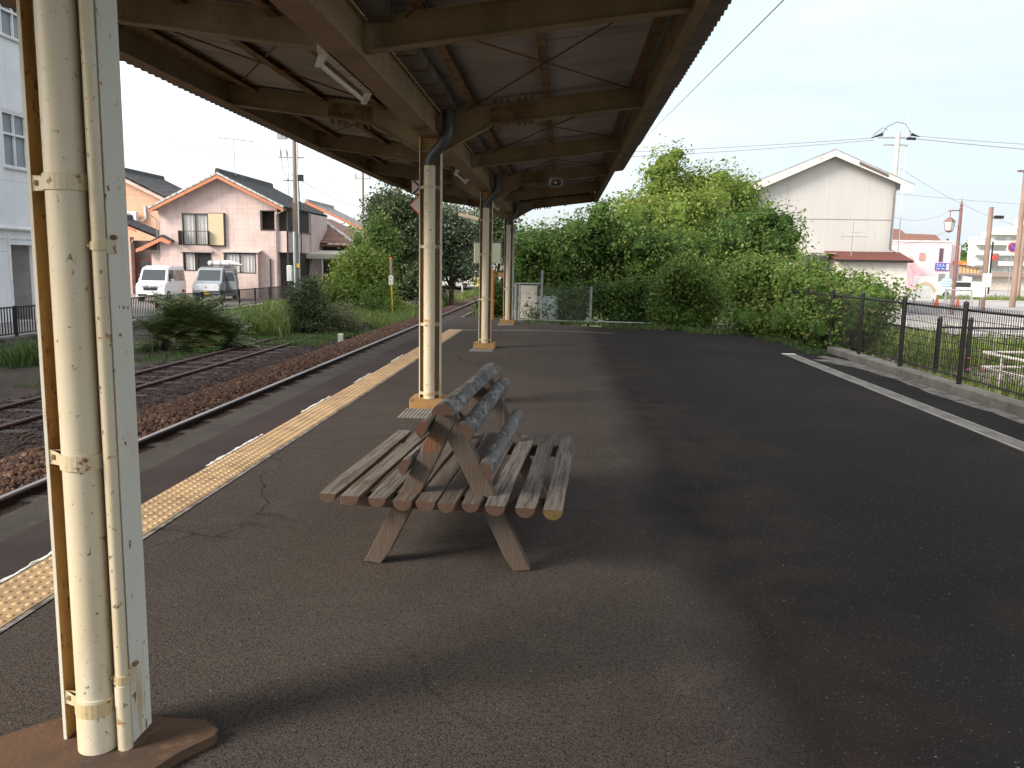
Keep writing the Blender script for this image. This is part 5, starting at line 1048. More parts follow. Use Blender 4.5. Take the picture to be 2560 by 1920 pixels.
g = MB(o); g.box(-15.98, YH+.05, 3.16, -15.93, YH+4.4, 3.2); g.box(-16.05, YH+.05, RD, -15.97, YH+.13, 4.3); g.box(-16.05, YH+1.5, 3.16, -15.99, YH+1.58, 4.4); obj('balcony_post', g, dark_frame, ph)
# small low roof at the left corner
g = MB(o); g.ext([(-23.3, 2.68), (-24.85, 1.96), (-24.85, 2.04), (-23.3, 2.84)], YH-.35, YH+3.2, 'y'); g.ext([(-23.3, 2.68), (-22.75, 2.42), (-22.75, 2.54), (-23.3, 2.84)], YH-.35, YH-.02, 'y'); obj('porch_roof', g, tile_roof, ph)
g = MB(o); g.ext([(-23.3, 2.70), (-24.9, 1.98), (-24.9, 1.80), (-24.5, 1.92), (-23.4, 2.46), (-22.9, 2.28), (-22.75, 2.44)], YH-.38, YH-.352, 'y'); obj('porch_barge_board', g, orange_trim, ph)
# TV antenna on the house roof
t = thing('tv_antenna', 'thin TV antenna on the pink house roof', 'antenna', (-19.6, 49.6, 6.2)); o = tuple(t.location)
g = MB(o); g.tube([(-19.6, 49.6, 6.4), (-19.65, 49.6, 8.45)], .022, 6); obj('mast', g, galv, t)
g = MB(o); g.tube([(-20.5, 49.4, 8.6), (-18.4, 49.9, 8.42)], .018, 6)
for k in range(6): x = -20.4+k*.36; g.tube([(x+.1, 49.1, 8.58-k*.03), (x, 49.9, 8.58-k*.03)], .009, 5)
obj('yagi_boom', g, galv, t)
# orange house
oh = thing('orange_house', 'orange stucco house with dark grey tile roof behind the pink house', 'house', (-29.5, 58, RD)); o = tuple(oh.location)
g = MB(o); zt2 = lambda x: 7.55-abs(x+32)*.48+.0
g.ext([(-36, RD), (-27.85, RD), (-27.85, zt2(-27.85)), (-32, 7.5), (-36, zt2(-36))], 58, 58.15, 'y'); g.box(-28, 58.15, RD, -27.85, 66, 5.4); obj('wall', g, orange_wall, oh)
gable_roof(oh, -32, 7.6, -37, 5.2, -26.6, 5.05, 57.5, 66, tile_roof)
g = MB(o); g.ext([(-32, 7.6), (-26.6, 5.02), (-26.6, 4.84), (-32, 7.34)], 57.44, 57.49, 'y'); obj('barge_board', g, M_plain('pink barge', (.62, .42, .36)), oh)
g = MB(o); g.box(-27.9, 57.9, 5.6, -27.5, 58, 5.9); obj('beam_end', g, dark_frame, oh)
t = thing('air_conditioner', 'white air conditioner outdoor unit on the orange house wall', 'air conditioner', (-30.3, 57.6, 4.0))
g = MB(); g.box(-.42, -.16, 0, .42, .16, .68, ch=.02); obj('casing', g, M_plain('aircon white', (.66, .65, .62)), t)
g = MB(); g.lathe((-.1, -.162, .34), [(.25, 0), (.25, -.01), (.02, -.012), (0, -.012)], 20, axis='y'); obj('fan_grille', g, M_plain('aircon grille', (.33, .33, .32)), t)
g = MB(); g.tube([(.25, 0, 0), (.5, .2, -.35)], .02, 6); g.tube([(-.25, 0, 0), (-.0, .3, -.35)], .02, 6); obj('bracket', g, galv, t)
pipe(oh, [(-29.45, 57.9, 5.1), (-29.42, 57.9, 4.2), (-29.7, 57.8, 4.05)], .09, M_plain('duct white', (.66, .65, .62)), 'duct')
# low black roofed house in front of it
lh = thing('low_house', 'low maroon-walled house with black tile roof left of the pink house', 'house', (-26.5, 51, RD)); o = tuple(lh.location)
g = MB(o); g.box(-30, 51.0, RD, -25.0, 51.1, 2.55); g.box(-25.1, 51.1, RD, -25.0, 56, 2.5); obj('wall', g, M_plain('dark timber wall', (.10, .075, .065)), lh)
g = MB(o); g.box(-30, 50.5, RD, -26.75, 50.99, 2.75); obj('pink_wall', g, M_plain('salmon wall', (.60, .36, .28)), lh)
gable_roof(lh, -27.9, 3.85, -31, 2.6, -24.55, 2.55, 50.3, 53, tile_roof)
g = MB(o); g.ext([(-27.9, 3.86), (-26.2, 3.2), (-26.2, 3.04), (-27.9, 3.66)], 50.24, 50.29, 'y'); obj('barge_board', g, orange_trim, lh)
g = MB(o); g.box(-26.6, 50.9, RD, -25.55, 50.98, 1.45); d_ = obj('door', g, brown_panel, lh)
g = MB(o); g.box(-26.35, 50.88, .45, -25.8, 50.895, 1.3); obj('pane', g, win_glass, d_)
g = MB(o); g.lathe((-26.45, 50.87, .45), [(.04, 0), (.04, -.03), (0, -.04)], 8, axis='y'); obj('handle', g, galv, d_)
pipe(lh, [(-26.66, 50.4, RD), (-26.66, 50.4, 2.3), (-26.4, 50.3, 2.6)], .04, galv)
# brown-roofed house right of the pink one
bh = thing('brown_roof_house', 'single-storey house with brown tile roof and beige awning behind the utility pole', 'house', (-15.5, 55, RD)); o = tuple(bh.location)
g = MB(o); g.box(-19, 55.0, RD, -14.2, 55.15, 2.5); g.box(-14.35, 55.15, RD, -14.2, 64, 2.4); obj('wall', g, M_plain('dark timber wall', (.10, .075, .065)), bh)
g = MB(o)
A, B_, C_, D_ = (-20.5, 58.0, 4.55), (-17.2, 58.0, 4.55), (-13.6, 54.2, 2.62), (-20.5, 54.2, 2.62)
nr = 12; nxs = 44; vs = []
for i in range(nr+1):
    for e in (0, 1):
        u = min(1, (i+e)/nr) if i < nr else 1
        for j in range(nxs+1):
            v = j/nxs; a = [A[k]+(D_[k]-A[k])*u for k in range(3)]; b = [B_[k]+(C_[k]-B_[k])*u for k in range(3)]
            vs.append((a[0]+(b[0]-a[0])*v, a[1]+(b[1]-a[1])*v, a[2]+(b[2]-a[2])*v+(.035 if e else 0)+.018*math.sin(j*2.1)))
k = nxs+1; g.add(vs, [(r*k+j, r*k+j+1, (r+1)*k+j+1, (r+1)*k+j) for r in range(2*(nr+1)-1) for j in range(nxs)])
g.add([B_, C_, (-13.6, 66, 2.62), (-17.2, 62, 4.55)], [(0, 1, 2, 3)]); g.add([A, B_, (-17.2, 62, 4.55), (-20.5, 62, 4.55)], [(0, 1, 2, 3)])
obj('roof', g, tile_brown, bh, fix=False)
g = MB(o); g.tube([(B_[0], B_[1], B_[2]+.05), (C_[0], C_[1], C_[2]+.05)], .11, 8); g.tube([(A[0], A[1], A[2]+.1), (B_[0], B_[1], B_[2]+.1)], .15, 8); obj('hip_ridge', g, white_mortar, bh)
g = MB(o); g.box(-20.4, 54.25, 2.4, -13.7, 54.32, 2.58); g.tube([(-20.4, 54.15, 2.52), (-13.7, 54.15, 2.48)], .05, 8); obj('eave_gutter', g, M_plain('maroon gutter', (.14, .07, .06)), bh)
g = MB(o); g.ext([(54.0, 2.12), (51.6, 1.84), (51.6, 1.88), (54.0, 2.16)], -16.6, -13.9, 'x'); g.box(-16.0, 51.52, 1.62, -13.9, 51.59, 1.9); obj('awning', g, mat('beige awning', (.46, .43, .36), [((.34, .32, .26), 'linex', 7, .5, .6)], rough=.7), bh)
g = MB(o)
for x in (-16.1, -14.0, -15.0): g.box(x-.03, 51.6, RD, x+.03, 51.66, 1.8)
obj('awning_post', g, M_plain('white post', (.6, .58, .55)), bh)
g = MB(o); g.box(-17.5, 54.4, RD, -16.0, 54.9, 1.6); g.box(-15.6, 54.85, RD, -15.0, 54.95, 1.3); obj('door', g, dark_frame, bh)
oh2 = thing('grey_roof_house', 'farther house with grey roof and orange verge beyond the brown-roofed house', 'house', (-16, 66, RD)); o = tuple(oh2.location)
g = MB(o); g.box(-22, 67, RD, -15.2, 67.15, 3.6); obj('wall', g, M_plain('beige wall', (.5, .43, .34)), oh2)
gable_roof(oh2, -20.5, 6.0, -25, 4.2, -15.2, 3.55, 66.4, 74, mat('light grey tiles', (.30, .29, .28), [((.2, .19, .185), 'noise', 3, .45, .6)], rough=.8))
g = MB(o); g.ext([(-20.5, 6.2), (-15.1, 3.72), (-15.1, 3.5), (-20.5, 5.95)], 66.3, 66.38, 'y'); obj('barge_board', g, orange_trim, oh2)
# white building far left
wb = thing('white_building', 'tall pale panelled building with blue grey windows at the far left', 'building', (-18.8, 22, RD)); o = tuple(wb.location); XW = -18.8
wall_w = mat('pale panel wall', (.66, .67, .69), [((.60, .61, .63), 'noise', .8, .45, .65), ((.40, .40, .42), 'liney', 1.35, .985, .992), ((.40, .40, .42), 'linez', .42, .99, .996)], rough=.7)
holes = [(27.55, 29.5, 4.45, 6.32), (26.0, 29.5, 8.75, 10.2), (27.5, 28.85, RD, 1.86), (21, 24.5, 4.45, 6.32), (18, 24, 8.75, 10.2)]
g = MB(o); ysx = sorted(set([2, 29.6]+[h[0] for h in holes]+[h[1] for h in holes]))
for a, b in zip(ysx[:-1], ysx[1:]):
    z = RD
    for h in sorted([h for h in holes if h[0] <= a+1e-6 and h[1] >= b-1e-6], key=lambda h: h[2]):
        if h[2] > z: g.box(XW-.2, a, z, XW, b, h[2])
        z = h[3]
    g.box(XW-.2, a, z, XW, b, 11.5)
g.box(-30, 29.4, RD, XW-.2, 29.6, 11.5); g.box(-30, 2, RD, XW-.2, 2.2, 11.5); obj('wall', g, wall_w, wb)
g = MB(o); g.box(-30, 2, 11.5, XW+.25, 29.8, 11.7); obj('roof', g, M_plain('roof slab', (.4, .4, .4)), wb)
wg = mat('blue grey window glass', (.20, .225, .25), [((.23, .25, .28), 'noise', .5, .45, .6)], rough=.4, spec=.4)
for (a, b, z0, z1) in (holes[0], holes[1], holes[3], holes[4]):
    g = MB(o); g.box(XW-.12, a, z0, XW-.02, a+.07, z1); g.box(XW-.12, b-.07, z0, XW-.02, b, z1); g.box(XW-.12, a+.07, z0, XW-.02, b-.07, z0+.08); g.box(XW-.12, a+.07, z1-.08, XW-.02, b-.07, z1); zz = z0+(z1-z0)*.58; g.box(XW-.12, a+.07, zz, XW-.02, b-.07, zz+.07)
    y = a+.66
    while y < b-.2: g.box(XW-.11, y-.025, z0+.08, XW-.03, y+.025, z1-.08); y += .62
    f_ = obj('window', g, M_plain('white window frame', (.68, .68, .68)), wb)
    g = MB(o); g.box(XW-.16, a, z0, XW-.13, b, z1); obj('pane', g, wg, f_)
    g = MB(o); g.box(XW-.05, a-.05, z0-.06, XW+.07, b+.05, z0-.002); obj('sill', g, M_plain('sill', (.5, .5, .5)), f_)
g = MB(o); g.box(XW-1.2, 27.5, RD, XW-1.1, 28.85, 1.86); g.box(XW-1.1, 27.5, 1.86, XW-.2, 28.85, 1.95); g.box(XW-1.1, 28.85, RD, XW-.2, 28.95, 1.9); obj('recess', g, M_plain('recess wall', (.24, .24, .25)), wb)  # shade inside the recess put into a darker wall colour
g = MB(o); g.box(XW+.0, 27.42, RD, XW+.05, 27.5, 2.2); g.tube([(XW+.1, 20, 2.4), (XW+.1, 29.5, 2.4)], .07, 8); g.box(XW+.001, 20, 2.05, XW+.03, 29.5, 2.12); obj('pipe_run', g, M_plain('white pipe', (.66, .66, .66)), wb)

# ------------------------------------------------------------------ cars
def car(label, loc, rz, body_c, roof_c, door_c, plate_c, white=True):
    """boxy kei van, front faces local -y, origin on the ground below the centre"""
    t = thing('parked_car', label, 'car', loc, rz, 'cars parked outside the pink house')
    W_, L_, Hh = .735, 3.4, 1.80; bm_ = mat(label[:14]+' body', body_c, rough=.25, spec=.6); rm = mat(label[:14]+' roof', roof_c, rough=.25, spec=.6)
    y0 = -L_/2
    side = [(y0+.06, .22), (y0-.0, .42), (y0+.02, .72), (y0+.10, .92), (y0+.42, 1.03), (y0+.80, 1.69), (y0+1.05, 1.78), (L_/2-.25, 1.80), (L_/2-.04, 1.70), (L_/2, .9), (L_/2-.02, .28), (L_/2-.1, .2)]
    g = MB(); n_ = len(side); xs = [(-W_, 1), (-W_*.99, 1), (W_*.99, 1), (W_, 1)]
    vs = []
    for x, k_ in ((-1, 0), (1, 0)):
        for (y, z) in side: vs.append((x*(W_-(.085*max(0, z-.95)/.85)), y, z))
    g.add(vs, [tuple(range(n_-1, -1, -1)), tuple(range(n_, 2*n_))]+[(i, (i+1) % n_, n_+(i+1) % n_, n_+i) for i in range(n_)])
    obj('body', g, bm_, t, bev=.045)
    g = MB(); xx = W_-.075; g.box(-xx+.02, y0+1.2, 1.775, xx-.02, L_/2-.15, 1.83, ch=.03); obj('roof', g, rm, t, bev=.01)
    gl = mat('car glass', (.035, .045, .05), rough=.06, spec=.6)
    g = MB(); a, b = (y0+.455, 1.085), (y0+.77, 1.64); n0 = Vector((0, -(b[1]-a[1]), b[0]-a[0])).normalized()*.012
    g.add([(-.60, a[0]+n0.y, a[1]+n0.z), (.60, a[0]+n0.y, a[1]+n0.z), (.56, b[0]+n0.y, b[1]+n0.z), (-.56, b[0]+n0.y, b[1]+n0.z)], [(0, 1, 2, 3)]); obj('windscreen', g, gl, t)
    for s in (-1, 1):
        g = MB()
        for ya, yb, yt0 in ((y0+.62, y0+1.72, y0+.90), (y0+1.78, y0+2.6, y0+1.78), (y0+2.66, y0+3.2, y0+2.66)):
            xo = lambda z: s*(W_-(.085*(z-.95)/.85)+.004)
            g.add([(xo(1.06), ya, 1.06), (xo(1.06), yb, 1.06), (xo(1.62), yb, 1.62), (xo(1.62), yt0, 1.62)], [(0, 1, 2, 3)])
        obj('side_window', g, gl, t)
        g = MB(); g.box(min(s*W_, s*(W_+.16)), y0+.92, 1.02, max(s*W_, s*(W_+.16)), y0+1.02, 1.17, ch=.01); obj('mirror', g, M_plain('mirror chrome white', (.7, .7, .7)), t, bev=.015)
        g = MB(); g.box(s*.36-.19, y0-.012+.03, .73, s*.36+.21 if s > 0 else s*.36+.19, y0+.12, .90, ch=.01); obj('headlight', g, mat('headlight glass', (.62, .65, .68), rough=.1, spec=.8), t)
        for yw in (y0+.52, L_/2-.48):
            g = MB(); g.tube([(s*(W_-.17), yw, .285), (s*(W_+.006), yw, .285)], .285, 20); wh = obj('wheel', g, mat('tyre rubber', (.02, .02, .02), rough=.8), t)
            g = MB(); g.tube([(s*(W_+.0), yw, .285), (s*(W_+.012), yw, .285)], .18, 14); obj('rim', g, mat('alloy rim', (.4, .4, .4), rough=.35, metal=.7), wh)
    g = MB(); g.box(-.34, y0-.008, .60, .34, y0+.05, .80, ch=.008); gr_ = obj('grille', g, mat('dark grille', (.03, .033, .038), rough=.4), t)
    g = MB(); g.box(-.40, y0-.015, .74, .40, y0-.009, .775); g.lathe((0, y0-.016, .75), [(.055, 0), (.055, -.01), (0, -.012)], 10, axis='y'); obj('grille_trim', g, mat('chrome', (.6, .62, .64), rough=.15, metal=.9), gr_)
    g = MB(); g.box(-.62, y0-.006, .30, .62, y0+.05, .40, ch=.008); obj('lower_intake', g, mat('dark grille', (.03, .033, .038)), t)
    g = MB(); g.box(-.165, y0-.03, .36, .165, y0-.0185, .525); obj('number_plate', g, M_plain('plate '+str(plate_c), plate_c), t)
    if door_c:
        g = MB(); xo = -W_; 
    return t
car('white boxy minivan parked at the left, facing the tracks', (-21.25, 43.2, RD), R(7), (.74, .74, .74), (.74, .74, .74), None, (.75, .75, .75))
c2 = car('dark grey boxy minivan with open door and a white bundle on its roof', (-19.0, 44.9, RD), R(5), (.24, .27, .30), (.06, .065, .07), None, (.72, .55, .04))
g = MB(); g.ext([(-.9, .42), (-.02, .42), (-.02, 1.0), (-.02, 1.62), (-.62, 1.62), (-.86, 1.05)], 0, .05, 'x'); 
dr = obj('open_door', g, mat('grey door', (.13, .14, .16), rough=.3, spec=.5), c2, bev=.01); dr.location = (.76, -.85, 0); dr.rotation_euler.z = R(58)
g = MB(); g.ext([(-.78, 1.08), (-.1, 1.08), (-.1, 1.54), (-.6, 1.54)], .052, .056, 'x'); g.ext([(-.78, 1.08), (-.1, 1.08), (-.1, 1.54), (-.6, 1.54)], -.006, -.002, 'x'); dp2 = obj('door_window', g, mat('car glass', (.09, .12, .13)), dr)
g = MB(); g.ext([(-.66, .57), (.66, .57), (.7, .80), (.62, .93), (-.62, .93), (-.7, .80)], -1.755, -1.64, 'y'); obj('front_panel', g, M_plain('silver hood reflection', (.55, .57, .6)), c2, bev=.01).location = (0, .035, 0)  # whitish hood reflection put into this pale panel and the lightened body grey
t = thing('cargo_bundle', 'white wrapped bundle lying on the roof of the dark grey minivan', 'bundle', (-18.75, 45.2, RD+1.84), R(5))
g = MB(); g.tube([(-.75, 0, .15), (-.68, 0, .16), (-.5, 0, .16), (0, .02, .17), (.45, 0, .17), (.7, 0, .15), (1.0, 0, .10), (1.15, 0, .16)], [.10, .15, .13, .16, .165, .12, .05, .01], 12); obj('wrapping', g, mat('white wrap', (.70, .70, .69), [((.52, .52, .52), 'noise', 5, .5, .6)], rough=.6), t, smooth=True)
g = MB()
for x in (-.55, -.1, .42): g.tube([(x, 0, .165), (x+.03, 0, .165)], .172, 12)
obj('strap', g, galv, t)

# ------------------------------------------------------------------ utility poles and wires
pole_m = mat('concrete pole', (.27, .24, .20), [((.18, .15, .12), 'noise', 2, .45, .65, (1, 1, .3))], rough=.9)
def upole(label, x, y, z0, h, r_, m_=pole_m, nm='utility_pole'):
    t = thing(nm, label, 'utility pole', (x, y, z0)); g = MB(); g.tube([(0, 0, -.1), (0, 0, h)], [r_, r_*.72], 16); obj('pole', g, m_, t, smooth=True); return t
def arm(t, z, x0, x1, ins=(), y=0, r_=.03):
    g = MB(); g.box(x0, y-.04, z-.035, x1, y+.04, z+.035); a = obj('crossarm', g, galv, t)
    for ix in ins: g = MB(); g.tube([(ix, y, z+.03), (ix, y, z+.12), (ix-.01, y, z+.2), (ix-.03, y, z+.42)], [.05, .035, .05, .012], 8); obj('insulator', g, M_plain('insulator grey', (.22, .23, .24)), a)
p1 = upole('grey concrete utility pole with pipes in front of the pink house', -12.9, 40, RD, 9.2, .12)
arm(p1, 7.1, -.75, .45, (-.65, -.35, -.05)); arm(p1, 6.02, -.55, .1)
g = MB(); g.box(-.78, -.12, 7.95, -.36, .12, 8.35); obj('transformer_box', g, galv, p1)
g = MB(); g.tube([(.16, -.05, -.1), (.16, -.05, 9)], .035, 8); obj('riser_pipe', g, M_plain('silver pipe', (.52, .52, .54)), p1, smooth=True)
g = MB(); g.tube([(-.02, -.2, -.1), (-.02, -.2, 3.6)], .06, 10); obj('cable_guard', g, M_plain('pale blue guard', (.46, .54, .56)), p1, smooth=True)
g = MB(); g.tube([(.26, 0, -.1), (.26, 0, 4.5), (.16, 0, 6.2)], .022, 8); obj('riser_pipe', g, black_metal, p1, smooth=True)
g = MB(); g.tube([(-.06, -.15, 3.4), (-.06, -.15, 5.0)], .03, 8); obj('riser_pipe', g, rod_m, p1)
g = MB(); g.box(-.42, -.25, 1.25, -.15, -.1, 2.0, ch=.04); obj('meter_box', g, M_plain('meter white', (.66, .66, .64)), p1)
g = MB(); g.box(.06, -.19, 1.9, .2, -.17, 2.1); obj('tag_plate', g, mat('yellow tag', (.75, .5, .03)), p1)
g = MB(); g.box(.16, -.1, 6.0, .42, .05, 6.3); obj('clamp', g, black_metal, p1)
g = MB()
for ix in (-.65, -.35, -.05): g.tube([(ix, 0, 7.15), (ix+.1, -.05, 6.5), (-.32, -.05, 6.02), (-.3, -.05, 5.3), (-.15, -.1, 4.4), (-.05, -.15, 4.0)], .012, 5)
obj('cable', g, black_metal, p1)
p2 = upole('thin distant utility pole with paired insulators left of the vine mound', -14.4, 60, RD, 9.4, .11); arm(p2, 8.1, -.6, .6, (-.5, .5)); arm(p2, 5.0, -.2, .25)
p5 = upole('small distant street lamp pole behind the brown-roofed house', -21, 90, RD, 6.5, .07); g = MB(); g.tube([(0, 0, 6.4), (-1.1, 0, 6.3)], .06, 6); obj('lamp_arm', g, galv, p5)
p3 = upole('white concrete utility pole behind the white gabled building with looping wires', 18.9, 50, RD, 10.1, .19, mat('pale pole', (.62, .57, .52), [((.5, .45, .4), 'noise', 2, .45, .65)], rough=.8)); arm(p3, 9.75, -1.1, .9, (-.9, .7)); arm(p3, 9.35, -.75, .6, ())
g = MB(); g.tube([(.55, 0, -.1), (.55, .1, 10.9)], .035, 8); obj('side_mast', g, M_plain('white mast', (.8, .78, .78)), p3, smooth=True)
g = MB(); g.tube([(-.9, 0, 9.9), (-.65, 0, 10.35), (-.1, 0, 10.62), (.4, 0, 10.5), (.75, 0, 9.9)], .016, 6); g.tube([(-1.4, 0, 9.85), (-.9, 0, 10.3), (-.6, 0, 10.2)], .014, 6); obj('jumper_wire', g, black_metal, p3)
g = MB(); g.tube([(-1.5, 0, 9.72), (-.85, 0, 9.95)], [.02, .09], 8); g.tube([(.75, 0, 9.95), (1.2, 0, 9.82)], [.09, .02], 8); g.tube([(.5, 0, 9.72), (1.0, 0, 9.7)], .08, 8); obj('wire_sleeve', g, black_metal, p3)
def wire(label, pts_pairs, r_=.014, nm='overhead_wire', m_=None, grp='overhead wires'):
    for a, b, sag in pts_pairs:
        g = MB(a); a_, b_ = Vector(a), Vector(b)
        pts = [tuple(a_+(b_-a_)*u+Vector((0, 0, -sag*4*u*(1-u)))) for u in [k/14 for k in range(15)]]
        g.tube(pts, r_*.7, 5, cap=False); o_w = obj(nm, g, m_ or mat('wire grey', (.16, .155, .17), rough=.6)); o_w.location = a; tag(o_w, label, 'wire')
wire('overhead wires running from the white pole towards the left over the trees', [((17.5, 50, 8.98), (-30, 64, 10.2), .9)], .022)
wire('lower of the wires crossing above the trees to the white pole', [((17.6, 50, 8.86), (-30, 64.3, 9.8), 1.0)], .022)
wire('upper wire leaving the white pole to the right', [((20.0, 50, 9.1), (46, 44, 7.4), .35)], .02)
wire('lower thicker wire leaving the white pole to the right', [((19.9, 50, 8.95), (46, 44, 6.7), .35)], .028)
wire('wire from the white pole sloping to the distant poles on the right', [((19.2, 50, 7.3), (33, 62, 4.6), .4)], .012)
wire('middle level wire crossing right from behind the white building', [((18.9, 50, 5.9), (50, 50, 5.2), .5)], .014)
wire('drooping thin wire between the white pole and wooden pole', [((18.9, 50, 4.6), (27, 60, 5.9), .5)], .012)
wire('lowest thin wire left of the lantern lamp', [((18.9, 50, 3.0), (27.5, 60, 4.9), .4)], .012)
wire('single dark wire running up beside the canopy edge', [((2.04, 8, 4.01), (5.11, 60, 9.93), .0)], .010)
wire('wire from the pole by the pink house sagging right to the evergreen tree', [((-12.65, 40, 5.3), (-10.1, 62, 5.6), .9)], .016)
wire('pair of wires behind the utility pole, upper one', [((-30, 55, 5.9), (-10, 62, 8.4), .4)], .012)
wire('pair of wires behind the utility pole, lower one', [((-30, 55, 5.6), (-10, 62, 8.0), .4)], .012)
wire('faint wire low behind the distant pole', [((-14.4, 60, 5.0), (-6, 75, 5.9), .3), ], .012)

# ------------------------------------------------------------------ right side buildings
gb = thing('white_gabled_building', 'big pale gabled building with peeling fascia right of the trees', 'building', (13.8, 45, RD)); o = tuple(gb.location)
metal_w = mat('pale ribbed metal wall', (.50, .49, .475), [((.475, .465, .45), 'linex', 5, .0, .35), ((.445, .435, .42), 'noise', .5, .48, .66, (1, 1, .25)), ((.38, .355, .33), 'noise', 2.6, .60, .76, (1, 1, .10)), ((.42, .40, .38), 'linex', .5, .985, .992)], rough=.6)
rz_ = 7.45; zl = lambda x: rz_-abs(x-13.78)*.42
g = MB(o); g.ext([(10.2, RD), (17.1, RD), (17.1, zl(17.1)), (13.78, rz_), (10.2, zl(10.2))], 45, 45.2, 'y'); g.box(17.0, 45.2, RD, 17.1, 58, 5.9); g.box(10.2, 45.2, RD, 10.3, 58, 5.8)
# vertical ribs of the sheet wall
x = 10.3
while x < 17.05: g.ext([(x-.012, RD), (x+.012, RD), (x+.012, zl(x)-.05), (x-.012, zl(x)-.05)], 44.994, 44.9995, 'y'); x += .16
obj('wall', g, metal_w, gb)
g = MB(o); g.box(8.9, 46.0, RD, 10.19, 46.2, 5.4); obj('side_annex', g, M_plain('annex wall', (.44, .425, .41)), gb)
g = MB(o)
for xe in (8.7, 17.85): g.ext([(13.78, rz_+.16), (xe, zl(xe)+.16), (xe, zl(xe)+.08), (13.78, rz_+.08)], 44.5, 58.3, 'y')
obj('roof', g, mat('grey blue roof sheet', (.22, .235, .245), [((.3, .3, .3), 'noise', 3, .5, .6)], rough=.5), gb)
fas = mat('peeling white fascia', (.66, .64, .60), [((.60, .57, .53), 'noise', 2, .45, .6), ((.38, .19, .10), 'noise', 1.7, .66, .70), ((.13, .10, .09), 'noise', 1.1, .70, .73)], rough=.6)
g = MB(o)
for xe in (8.75, 17.8): g.ext([(13.78, rz_+.08), (xe, zl(xe)+.08), (xe, zl(xe)-.30), (xe+(1.1 if xe < 12 else -.65), zl(xe)-.30+(.0)), (xe+(1.1 if xe < 12 else -.65), zl(xe)+.12), (13.78, rz_-.22)], 44.45, 44.5, 'y')
obj('fascia', g, fas, gb)
g = MB(o); g.ext([(15.0, zl(15)-.1), (16.5, zl(16.5)-.1), (16.5, zl(16.5)+.05), (15.0, zl(15)+.05)], 44.42, 44.448, 'y'); obj('bare_fascia_board', g, M_plain('bare dark board', (.13, .10, .09)), gb)
pipe(gb, [(17.45, 44.7, 5.75), (17.0, 44.8, 5.55), (16.98, 44.8, 2.6), (17.35, 44.7, 2.4), (17.35, 44.7, RD)], .05, M_plain('dark pipe', (.15, .15, .16)))
g = MB(o); g.box(10.2, 44.97, 4.1, 17.0, 44.984, 4.13); g.box(10.2, 44.97, 1.68, 13.5, 44.984, 1.71); obj('sheet_joint', g, M_plain('joint', (.4, .39, .38)), gb)
g = MB(o); g.box(17.12, 46, RD, 17.5, 46.4, 6.6); obj('corner_post', g, M_plain('cream post', (.55, .53, .42)), gb)
sh = thing('lean_to_shed', 'white lean-to shed with rusty sheet roof against the gabled building', 'shed', (15.6, 43.6, RD)); o = tuple(sh.location)
g = MB(o); g.box(14.0, 43.4, RD, 17.4, 43.5, 1.92); g.box(14.0, 43.5, RD, 14.1, 44.9, 2.0); g.box(17.3, 43.5, RD, 17.4, 44.9, 2.0); obj('wall', g, M_plain('shed wall', (.58, .55, .50)), sh)
g = MB(o); g.ext([(43.1, 1.98), (44.95, 2.42), (44.95, 2.46), (43.1, 2.02)], 13.7, 17.55, 'x'); obj('roof', g, mat('rusty roof sheet', (.22, .07, .045), [((.14, .05, .035), 'noise', 1.5, .42, .6), ((.36, .30, .28), 'noise', .9, .66, .69), ((.12, .04, .03), 'linex', 3, .0, .2)], rough=.8), sh)
g = MB(o); g.box(13.7, 43.06, 1.90, 17.55, 43.095, 2.01); obj('eave_board', g, black_metal, sh)
g = MB(o); g.box(11.7, 43.6, 2.30, 13.9, 44.9, 2.34); obj('porch_roof', g, M_plain('porch sheet', (.42, .36, .3)), sh)
g = MB(o); g.box(14.15, 43.34, .4, 14.55, 43.39, 1.1); g.box(13.2, 44.9, .5, 13.7, 44.98, 1.15); obj('window', g, win_glass, sh)
t = thing('tv_antenna', 'TV antenna standing on the rusty lean-to shed roof', 'antenna', (14.7, 43.8, 2.2)); g = MB(); g.tube([(0, 0, 0), (.02, 0, 1.7)], .02, 6); obj('mast', g, galv, t)
g = MB(); g.tube([(-.45, 0, .98), (.8, 0, .98)], .012, 6); g.tube([(-.1, 0, 1.2), (.4, 0, 1.2)], .012, 6)
for k in range(7): g.tube([(-.4+k*.18, -.25, .98), (-.4+k*.18, .25, .98)], .007, 5)
g.tube([(-.48, 0, .82), (-.50, 0, .98), (-.46, 0, 1.14)], .012, 6); obj('yagi_boom', g, galv, t)
# pink shop
ps = thing('pink_shop', 'pale pink two-storey shop with a blue sign board and outside stair', 'shop', (42, 100, RD)); o = tuple(ps.location)
pinkw = mat('pale pink stucco', (.66, .52, .53), [((.60, .44, .46), 'noise', .4, .45, .65)], rough=.8)
g = MB(o); g.box(37.5, 100, RD, 44.9, 108, 4.85); g.box(44.9, 101, RD, 46.4, 108, 4.6); obj('wall', g, pinkw, ps)
g = MB(o); g.box(37.4, 99.9, 4.851, 45.1, 108, 5.02); obj('parapet', g, M_plain('parapet white', (.72, .68, .68)), ps)
g = MB(o); g.ext([(36.5, 5.03), (44.4, 5.03), (43.6, 5.75), (40.1, 5.85), (39.5, 6.35), (36.5, 6.35)], 101.5, 107, 'y'); obj('roof', g, mat('brown sheet roof', (.27, .145, .12), [((.20, .11, .09), 'linez', 3, .0, .3)], rough=.7), ps)
g = MB(o); g.box(43.55, 99.93, 2.62, 43.98, 99.99, 4.15); g.box(41.35, 99.93, 2.75, 41.95, 99.99, 3.55); obj('window', g, M_plain('dark pane', (.10, .07, .08)), ps)
g = MB(o); g.box(41.36, 99.9, 2.75, 41.94, 99.925, 3.5); obj('shutter', g, M_plain('rose shutter', (.50, .25, .22)), ps)
